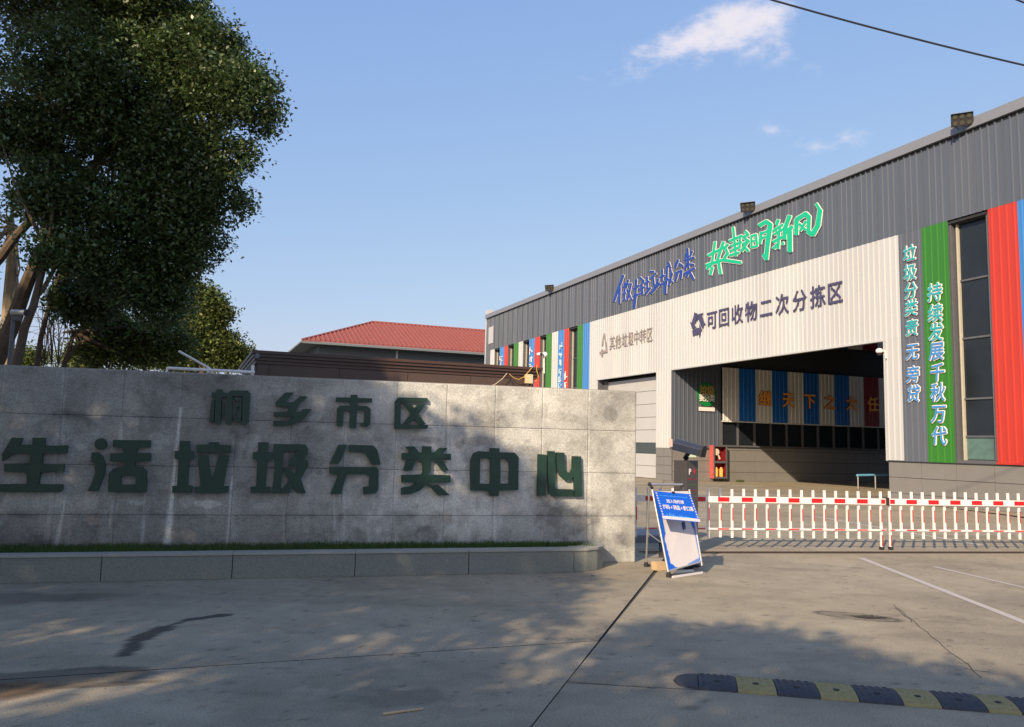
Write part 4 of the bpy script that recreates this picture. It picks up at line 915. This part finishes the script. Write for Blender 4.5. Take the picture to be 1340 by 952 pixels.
# camera housing
a=at(884,582,13.0)-np.array(pk_.location); b=at(919,591,12.75)-np.array(pk_.location); d=(b-a)/np.linalg.norm(b-a); sd=np.cross(d,[0,0,1]); sd/=np.linalg.norm(sd); up=np.cross(sd,d)
mb=MB(); hw=.095
sec=lambda p,k=1.0: [p+sd*hw*k*x+up*hw*k*y for x,y in ((-1,-.9),(1,-.9),(1.05,.3),(.6,.95),(-.6,.95),(-1.05,.3))]
mb.prism(sec(a),sec(b,.95)); mb.build('camera_housing',M_camblue,pk_,bevel=.006)
mb=MB(); mb.prism([p for p in sec(b+d*.001,.97)],[p for p in sec(b+d*.03,1.02)]); mb.build('lens_hood',M_black,pk_)
mb=MB(); mb.tube([(0,0,PH),(0,0,PH+.06),tuple((a*.45+b*.55)-up*.06)],.035,10); mb.sphere((0.0,0,PH+.04),.05,10,(1,1,.6)); mb.build('swivel_mount',M_black,pk_)

# ------------------------------------------------------------------ A-frame notice board
nb0=gr(875,756); nb=empty('notice_board',tuple(nb0),'tilted metal A-frame notice board with torn blue and white poster','notice board')
e_=np.array([.9,.43,0]); e_/=np.linalg.norm(e_); bk=np.array([-e_[1],e_[0],0])
TL=at(853.5,641,10.95)-nb0; TRr=at(902,641,11.2)-nb0; BL=np.array([0,0,.0]); BR=gr(917,750)-nb0; BR[2]=.0
BRs=at(919,742,11.02)-nb0
fn=np.cross(TRr-TL,BL-TL); fn/=np.linalg.norm(fn); fn=fn if fn[1]<0 else -fn
def Q(u,v,o=0.): return (TL*(1-u)+TRr*u)*(1-v)+(BL*(1-u)+BRs*u)*v+fn*o
def tubeobj(pts,r,m,name,par=nb,n=8): mb=MB(); mb.tube(pts,r,n); return mb.build(name,m,par,smooth=False)
tubeobj([TL,BL+[0,0,.04]],.014,M_alu,'front_leg'); tubeobj([TRr,Q(1,.985)],.013,M_alu,'front_leg')
RL=gr(845.5,742)-nb0; RR=RL+(BR-BL)*.95+[.12,.1,0]
topc=at(850,634,11.1)-nb0; topd=at(893,634.5,11.35)-nb0
tubeobj([topc,RL+[0,0,.04]],.013,M_alu,'rear_leg'); tubeobj([topd,RR+[0,0,.02]],.013,M_alu,'rear_leg')
tubeobj([topc,topd],.016,M_alu,'top_bar'); tubeobj([Q(0,.93),Q(1,.935)],.011,M_alu,'lower_bar')
tubeobj([topd,topd+np.array([-.05,-.02,-.10]),Q(.75,0)],.02,M_black,'folding_strut'); 
mb=MB(); mb.sphere(topc,.028,8); mb.tube([topc,TL+[0,0,.02]],.02,8); mb.build('corner_joint',M_black,nb)
for p in (BL+[0,0,.035],RL+[0,0,.03]): mb=MB(); mb.tube([p+[0,0,-.033],p+[0,0,.035]],.026,8); mb.box(p+[-.01,-.02,-.033],e_*.075,bk*.045,(0,0,.04)); mb.build('corner_joint',M_black,nb)
mb=MB(); mb.box(gr(881,757)-nb0+[0,0,.002],gr(920,751)-gr(881,757),bk*.03,(0,0,.022)); mb.build('broken_foot_bar',M_wpaint,nb)
mb=MB(); mb.box(gr(884,751)-nb0+[0,0,.002],gr(908,749)-gr(884,751),bk*.025,(0,0,.03)); mb.build('broken_foot_bar',M_wpaint,nb)
tubeobj([RL+(topc-RL)*.42,Q(.02,.62,-.01)],.005,M_alu,'side_brace')
def qpoly(pts,o0,o1,m,name): mb=MB(); mb.prism([Q(u,v,o0) for u,v in pts],[Q(u,v,o1) for u,v in pts]); return mb.build(name,m,nb)
qpoly([(.03,.02),(.97,.02),(.985,.93),(.03,.93)],-.008,-.002,M_poster,'backing_board')
jg=lambda a,b,n,amp:[(a[0]+(b[0]-a[0])*t+random.uniform(-amp,amp),a[1]+(b[1]-a[1])*t+random.uniform(-amp,amp)*.6) for t in np.linspace(0,1,n)]
lft=[(.025,.02),(.025,.925)]+[(.3,.925)]+jg((.28,.92),(.13,.86),5,.01)+jg((.13,.86),(.08,.62),8,.015)+jg((.08,.62),(.13,.52),4,.02)+jg((.13,.5),(.12,.3),4,.02)+[(.12,.02)]
qpoly(lft,0,.003,M_blue,'torn_poster_edge')
qpoly([(.93,.35)]+jg((.93,.36),(.955,.88),8,.008)+[(.60,.915),(.62,.935),(.985,.935),(.985,.35)],0,.003,mat('faded_blue',srgb(110,140,205),.5),'torn_poster_edge')
qpoly([(.62,.42),(.66,.40),(.72,.41),(.71,.5),(.68,.5),(.67,.45),(.65,.52),(.63,.5)],.001,.004,mat('navy_paper',srgb(52,72,120),.6),'paper_scrap')
qpoly([(.88,.4),(.96,.4),(.97,.52),(.92,.5)],.0035,.006,M_blue,'paper_scrap')
# blue poster hanging in front, swung a little
A1,B1,C1,D1=[at(x,y,Y)-nb0 for x,y,Y in ((856.5,643,10.83),(904,647,11.05),(917,684,10.80),(867.5,679.5,10.60))]
pn=np.cross(B1-A1,D1-A1); pn/=np.linalg.norm(pn); pn=pn if pn[1]<0 else -pn
def S_(u,v,o=0.): return (A1*(1-u)+B1*u)*(1-v)+(D1*(1-u)+C1*u)*v+pn*o
def spoly(pts,o0,o1,m,name,par): mb=MB(); mb.prism([S_(u,v,o0) for u,v in pts],[S_(u,v,o1) for u,v in pts]); return mb.build(name,m,par)
po=spoly([(0,0),(1,0),(1,1),(0,1)],-.003,0,M_blue,'blue_poster',nb)
spoly([(.0,.88),(1,.88),(1,.985),(0,.985)],.0005,.0015,M_poster,'footer_strip',po)
mb=MB()
for k in range(9):
    for u0 in (.015,.945):
        v0=.03+.095*k
        mb.prism([S_(u0,v0,.0005),S_(u0+.035,v0+.02,.0005),S_(u0+.035,v0+.065,.0005),S_(u0,v0+.045,.0005)],[S_(u0,v0,.002),S_(u0+.035,v0+.02,.002),S_(u0+.035,v0+.065,.002),S_(u0,v0+.045,.002)])
mb.build('hazard_dashes',M_poster,po)
fs=lambda s,z_,o=0.: S_(s,-z_,o)
def sl_(txt,u0,du,v,w_,h_,m,par=po):
    mb=MB()
    for i,ch in enumerate(txt): put_glyph(mb,ch,fs,u0+du*i,-v,w_,h_,.002,.001,.025)
    mb.build('poster_text',m,par)
sl_('进入场所请',.29,.095,.33,.10,.14,M_poster); sl_('扫码+测温+戴口罩',.145,.091,.55,.098,.17,M_poster)
rr=random.Random(9)
mb=MB(); x=.1
while x<.86:
    w_=rr.uniform(.012,.03)
    if not .40<x<.3: fbox(mb,fs,x,x+w_,-.155,-.13+rr.uniform(-.01,.01),.0005,.002)
    x+=w_+.012
mb.build('poster_text',M_ltblue,po)
mb=MB(); x=.1; sk=[]
for k in range(40):
    xx=.12+k*.018; hh=rr.choice([.02,.04,.09,.06,.12,.03])*(1 if k%3 else .5); fbox(mb,fs,xx,xx+.014,-.88,-.88+hh,.0005,.0012)
mb.build('skyline_print',M_ltblue,po)
spoly([(.47,-.03),(.545,-.03),(.54,.045),(.475,.045)],.001,.012,M_black,'clip',nb)
# things under the board
mb=MB(); p=gr(859,749); mb.box(p+[.02,.12,0],e_*.17,bk*.12,(0,0,.11)); tag(mb.build('cardboard_box',M_box,bevel=.004),'small tan box on the ground behind the notice board','box')
mb=MB(); p=gr(882,746)+np.array([0,.12,0])
for k in range(5): mb.sphere(p+np.array([.05+.07*k,.03*((k%2)-.5),.035+.012*math.sin(k*2.)]),.05,8,(1.1,1,.6))
tag(mb.build('sandbag',M_black,smooth=True),'black sandbag weighing down the notice board frame','sandbag')

# ------------------------------------------------------------------ speed bump
b0=np.array([1.34,5.83,0]); bd=np.array([3.33-1.35,5.44-5.83,0]); bd/=np.linalg.norm(bd); bnv=np.array([-bd[1],bd[0],0])
sb=empty('speed_bump',tuple(b0),'black and yellow rubber speed bump with bolt holes in the foreground','speed bump')
prof=[(0,0),(.012,.016),(.07,.032),(.15,.039),(.22,.039),(.30,.032),(.36,.016),(.372,0)]
def bump_seg(x0,x1,m,skew=.0):
    mb=MB(); nn=4
    A_=[bd*(x0+sk*0)+bnv*y+np.array([0,0,z_]) for (y,z_),sk in zip(prof,range(9))]
    B_=[bd*x1+bnv*y+np.array([0,0,z_]) for y,z_ in prof]
    mb.prism(A_,B_); ob=mb.build('bump_module',m,sb,bevel=.004)
    c_=bd*((x0+x1)/2)+bnv*.13; mb=MB(); mb.tube([c_+[0,0,.0365],c_+[0,0,.0405]],.021,12); mb.build('bolt_recess',M_dark,ob)
    # tread ribs
    mb=MB()
    for k in range(6):
        y=.035+k*.055
        if abs(y-.13)<.03: continue
        z_=np.interp(y,[p[0] for p in prof],[p[1] for p in prof]); 
        for t in range(5): mb.box(bd*(x0+.02+t*(x1-x0-.03)/5)+bnv*y+[0,0,z_-.004],bd*.024,bnv*.012,(0,0,.006))
    mb.build('tread_studs',m,ob)['kind']='stuff'
xs=[0.0,.262,.522,.80,1.045,1.32,1.555,1.83,2.03,2.30,2.55,2.83,3.1]
for i,(a,b) in enumerate(zip(xs,xs[1:])): bump_seg(a+.002,b-.002,M_bump if i%2==0 else M_yel)
# end cap: quarter-round taper
mb=MB(); rings=[]
for k in range(7):
    t=k/6; L_=.17*t; sc2=math.sqrt(max(0,1-t*t))*.94+.02
    rings.append([bd*(-.002-L_)+bnv*(.186+(y-.186)*sc2)+np.array([0,0,z_*(sc2**.8)]) for y,z_ in prof])
for r1,r2 in zip(rings,rings[1:]): mb.prism(r1,r2)
mb.build('end_cap',M_bump,sb)

# ------------------------------------------------------------------ overhead cables
def over(a,b,label,r=.014,sag=.10):
    pts=[a+(b-a)*t+np.array([0,0,-4*sag*t*(1-t)]) for t in np.linspace(0,1,13)]
    mb=MB(); mb.tube(pts,r,6); tag(mb.build('overhead_cable',M_cable),label,'cable','overhead cables')
over(at(860,-45,11),at(1480,116,11.5),'long overhead cable crossing the sky at upper right')
over(at(1240,-40,12),at(1500,55,12.5),'short cable just showing in the top right corner')

# ------------------------------------------------------------------ trees
def leaves(centers,per,spread,size,flat=.6,dens_col=None,seed=0,bias=None):
    r=np.random.default_rng(seed); n=len(centers)*per
    c=np.repeat(centers,per,0)+r.normal(0,1,(n,3))*np.array([spread,spread,spread*flat])
    a=r.normal(0,1,(n,3)); a[:,2]=a[:,2]*.6-.35; a/=np.linalg.norm(a,axis=1)[:,None]         # leaf axis
    up=r.normal(0,.55,(n,3))+np.array([0,0,1.0]); b=np.cross(a,up); b/=np.linalg.norm(b,axis=1)[:,None]+1e-9; nn=np.cross(b,a)
    s=size*r.uniform(.65,1.25,(n,1)); wd=s*.27
    p0=c-a*s*.5; p2=c+a*s*.5+nn*(-s*.06); p1=c+b*wd+nn*s*.05; p3=c-b*wd+nn*s*.05
    v=np.stack([p0,p1,p2,p3],1).reshape(-1,3); f=np.arange(n*4).reshape(-1,4)
    k=np.repeat(np.clip(r.normal(1,.22,n),.5,1.7),1); y=r.random(n)
    col=np.stack([k*(1+.35*(y>.88)),k,k*.9],-1); tw=np.repeat(np.repeat(r.normal(1,.16,(len(centers),1)),per,0),3,1)
    return v,f,np.repeat(np.clip(col*tw,.35,2.2),4,0)
def ell_pts(c,r,n,rg,shell=.45):
    d=rg.normal(0,1,(n,3)); d/=np.linalg.norm(d,axis=1)[:,None]; rad=rg.random(n)**shell
    return np.array(c)+d*rad[:,None]*np.array(r)
def limb(mb,pts,r0,r1,n=8): 
    k=len(pts); mb.tube(pts,[r0+(r1-r0)*i/(k-1) for i in range(k)],n,r2=1)
def tree(name,label,group,base,trunks,ells,clumps,per,spread,size,lm,bm,seed,den=1.0,cut=None):
    t=empty(name,tuple(base),label,'tree',group); B=np.array(base); mb=MB()
    for pts,r0,r1 in trunks: limb(mb,[np.array(p)-B for p in pts],r0,r1)
    # inner branches from the last trunk point towards clump centres
    rg=np.random.default_rng(seed); vol=np.array([abs(e[1][0]*e[1][2]) for e in ells]); vol=vol/vol.sum(); C=[]
    for e,f_ in zip(ells,vol): C.append(ell_pts(e[0],e[1],max(4,int(clumps*f_)),rg))
    C=np.concatenate(C); 
    if cut is not None: C=C[cut(C)]
    tip=np.array(trunks[0][0][-1])
    for k in rg.choice(len(C),min(14,len(C)),replace=False):
        q=C[k]; m_=(tip+q)/2+rg.normal(0,.15,3); mb.tube([tip-B,m_-B,q-B],[.04,.02,.006],5,r2=1)
    mb.build('trunk',bm,t)
    v,f,cc=leaves(C,per,spread,size,seed=seed); link('crown',quads('crown',v-B,f,lm,cc),t); return t
def pe(px,py,rx,ry,Y,dy=None):
    s=Y/FPX; return (at(px,py,Y),(rx*s,dy or max(rx,ry)*s*.75,ry*s))
TY=14.5
big=[pe(60,-60,170,115,TY+.4),pe(185,-5,88,75,TY),pe(245,75,75,62,TY),pe(300,120,56,50,TY-.3),pe(125,120,130,110,TY),pe(225,190,88,84,TY),pe(262,245,52,52,TY-.2),pe(168,290,92,72,TY),pe(235,300,62,62,TY),pe(165,365,66,38,TY),pe(208,395,36,36,TY),pe(338,98,26,18,TY),pe(354,140,17,17,TY-.2),pe(298,62,28,16,TY),pe(322,205,15,22,TY),pe(314,262,12,24,TY),pe(262,28,22,20,TY),pe(345,172,12,14,TY),pe(225,375,22,40,TY),pe(240,345,26,26,TY)]
Tb=at(-20,520,TY); Tb[2]=0
tree('camphor_tree','big dense dark green tree filling the upper left of the photo','leafy trees behind the sign wall',Tb,
 [([Tb,at(-8,478,TY),at(14,430,TY),at(32,380,TY),at(52,330,TY),at(95,270,TY),at(150,180,TY)],.17,.07),
  ([at(-40,380,TY),at(0,338,TY),at(22,308,TY),at(60,268,TY),at(110,225,TY),at(190,150,TY)],.10,.04),
  ([at(100,262,TY),at(90,240,TY),at(120,160,TY),at(150,60,TY)],.07,.03)],
 big,4600,50,.14,.088,M_leaf,M_bark,21)
Tb=at(22,500,13.6); Tb[2]=0
tree('leaning_tree','leaning brown trunk second from left rising into dark foliage','leafy trees behind the sign wall',Tb,
 [([Tb,at(22,478,13.6),at(32,430,13.6),at(44,400,13.6),at(52,368,13.6),at(62,330,13.6)],.085,.05),([at(44,400,13.6),at(56,380,13.6),at(75,345,13.6)],.05,.03)],
 [pe(90,330,48,34,13.8),pe(70,255,55,50,14.0),pe(30,180,50,45,14.2)],420,44,.155,.10,M_leaf,M_bark,22)
Tb=at(46,500,15.2); Tb[2]=0
tree('slim_tree','slim brown trunk leaning right beside the low foliage','leafy trees behind the sign wall',Tb,
 [([Tb,at(48,478,15.2),at(54,440,15.2),at(64,402,15.2),at(80,350,15.2)],.06,.035)],[pe(110,395,38,30,15.3)],220,40,.16,.10,M_leaf,M_bark,23)
Tb=at(10,500,17.5); Tb[2]=0
tree('pale_trunk_tree','pale mossy trunk with cropped top at the far left','leafy trees behind the sign wall',Tb,
 [([Tb,at(8,478,17.5),at(12,400,17.5),at(16,345,17.5),at(17,296,17.5)],.17,.10)],[pe(-15,300,22,60,17.3),pe(4,425,10,28,17.2)],60,26,.18,.09,M_leaf,M_pbark,24)
Tb=at(85,500,16); Tb[2]=0
tree('shrubby_tree','sunlit low bushy tree with twisted stems above the wall','leafy trees behind the sign wall',Tb,
 [([Tb,at(84,478,16),at(92,452,16),at(96,435,16)],.06,.03),([at(84,478,16),at(94,462,16),at(104,448,16),at(112,447,16)],.04,.02)],
 [pe(125,458,28,22,16.6),pe(165,448,42,32,16.8),pe(210,450,40,34,16.8),pe(140,425,30,20,16.6)],520,42,.16,.085,M_leaf2,M_bark,25)
Tb=at(268,520,36); Tb[2]=0
tree('sunlit_tree','tall rounded light green tree in sun right of the big dark tree','distant trees behind the sign wall',Tb,
 [([Tb,at(266,440,36),at(266,400,36)],.2,.1)],[pe(266,402,22,26,36),pe(280,410,16,18,36),pe(262,440,34,34,36),pe(285,455,18,22,36),pe(240,455,30,40,36.5),pe(300,462,22,20,36.5),pe(252,385,16,14,36)],760,70,.30,.17,M_leaf2,M_bark,26)
Tb=at(300,520,52); Tb[2]=0
tree('distant_tree','small distant bushy tree just left of the gatehouse','distant trees behind the sign wall',Tb,
 [([Tb,at(298,470,52)],.2,.1)],[pe(296,465,18,15,52),pe(308,474,12,9,52),pe(275,470,20,20,52)],140,50,.45,.2,M_leaf2,M_bark,27)
for k,(x,Y,lab) in enumerate(((30,60,'far leafy tree seen between the left trunks'),(105,55,'far leafy tree behind the twisted stems'),(190,62,'far leafy tree behind the sunlit bush'))):
    Tb=at(x,520,Y); Tb[2]=0
    tree('far_tree',lab,'far trees on the horizon',Tb,[([Tb,at(x,470,Y)],.2,.1)],[pe(x,472,26,12,Y),pe(x+14,468,16,14,Y)],90,45,.5,.22,M_leaf2,M_bark,30+k)
# bare saplings
bs=empty('bare_sapling',tuple(gr(62,700)*0+np.array([*at(62,500,15.8)[:2],0])),'thin leafless sapling twigs against the sky left of centre trunks','sapling'); B=np.array(bs.location)
mb=MB(); rg=np.random.default_rng(5)
for x0 in (58,68,76):
    for k in range(7):
        a=at(x0,478,15.8); b=at(x0+rg.uniform(-12,14),rg.uniform(375,430),15.8+rg.uniform(-.4,.4)); mb.tube([a-B,(a+b)/2-B+rg.normal(0,.05,3),b-B],[.012,.008,.004],4,r2=1)
        for j in range(4):
            t=rg.uniform(.4,.95); p=a+(b-a)*t; q=p+rg.normal(0,.22,3)+[0,0,.1]; mb.tube([p-B,q-B],[.005,.003],4,r2=1)
mb.build('twigs',M_bark,bs)

# roadside trees behind and left of the viewer; they cast the shade on wall and ground
KS=1/math.tan(SUN_EL); SX,SY=KS*math.sin(SUN_AZ),KS*math.cos(SUN_AZ)
bx_=[(-6,9),(3,6.5),(4.5,5.2),(5.9,3.9),(6.3,3.62),(6.85,3.38),(7.3,3.1),(7.62,2.75),(7.80,1.7),(7.95,.75),(8.6,.55),(9.7,.95),(10.9,1.0),(12.6,1.55),(13.4,1.35),(14.0,1.25),(14.6,.85),(15.2,.10),(16,-.2),(19,.0),(23,.1),(27,.2),(30,.6),(34,.8)]
BY=np.array([b[0] for b in bx_]); BXv=np.array([b[1] for b in bx_])
def shade_ok(S):
    lim=np.interp(S[:,1],BY,BXv); rag=(vn(S[:,0],S[:,1],1.6,3,seed=91)-.5)*.5
    gap=vn(S[:,0]*1.1,S[:,1]*1.1,.9,4,seed=93); near=(S[:,1]<9)
    wedge=(S[:,1]>6.5)&(S[:,1]<8.3)&(S[:,0]>.35+(S[:,1]-6.5)*.12)&(S[:,0]<.62+(S[:,1]-6.6)*.48)
    g_ok=gap<np.where((S[:,1]<9)&(S[:,0]<.3),.665,.75)
    hole=((S[:,0]+2.8)/.95)**2+((S[:,1]-5.5-(S[:,0]+2.8)*.55)/.46)**2<1
    hole|=((S[:,0]+3.6)/.6)**2+((S[:,1]-7.1)/.42)**2<1
    hole|=(S[:,0]>-9)&(S[:,0]<-3.4)&(S[:,1]>21.3)&(S[:,1]<25)
    hole|=(S[:,1]>26.5)&(gap>.56)
    return (S[:,0]<lim+rag-.12)&~wedge&g_ok&~hole
def zc(Sy): return 6.2+np.maximum(0,Sy-7)*.36
groups={}
rg=np.random.default_rng(77)
Sall=np.stack([rg.uniform(-13,8,34000),rg.uniform(-4,33,34000)],-1); Sall=Sall[shade_ok(Sall)]
Zall=zc(Sall[:,1])+rg.uniform(-1.2,1.2,len(Sall))
Call=np.stack([Sall[:,0]-Zall*SX,Sall[:,1]-Zall*SY,Zall],-1)
# keep everything off the camera frustum
v_=Call-np.array([0,0,CAMH]); f_=v_@FW; xx=np.where(f_>.3,670+FPX*(v_@RX)/np.maximum(f_,.3),-9999)
Call=Call[(f_<.2)|(xx<-120)]
seeds=np.array([(-3,-6),(3,-8),(-9,-5),(-9,0),(-14,-2),(-14,4),(-12,8),(-18,6)],float)
own=np.argmin(((Call[:,None,:2]-seeds[None])**2).sum(-1),1)
labs=['roadside tree behind the viewer casting shade over the foreground','roadside tree behind the viewer to the right','roadside tree behind the viewer to the left','roadside tree left of the viewer shading the planter','roadside tree far left of the viewer','tall roadside tree left shading the sign wall','tall roadside tree at left shading the dark tree','farthest roadside tree at left']
for k in range(len(seeds)):
    C=Call[own==k]
    if len(C)<30: continue
    c0=C.mean(0); B=np.array([c0[0],c0[1],0]); t=empty('roadside_tree',tuple(B),labs[k],'tree','roadside trees behind the viewer')
    mb=MB(); top=c0+[0,0,-.3]; mb.tube([B-B,np.array([.1,.05,c0[2]*.5]),top-B],[.2,.16,.09],8,r2=1)
    for j in rg.choice(len(C),min(30,len(C)),replace=False):
        q=C[j]; mb.tube([top-B+[0,0,-1.0*rg.random()],(top+q)/2-B+[0,0,-.2],q-B],[.05,.03,.012],5,r2=1)
    mb.build('trunk',M_bark,t)
    v,f,cc=leaves(C,17,.17,.17,flat=.8,seed=50+k); link('crown',quads('crown',v-B,f,M_leaf,cc),t)
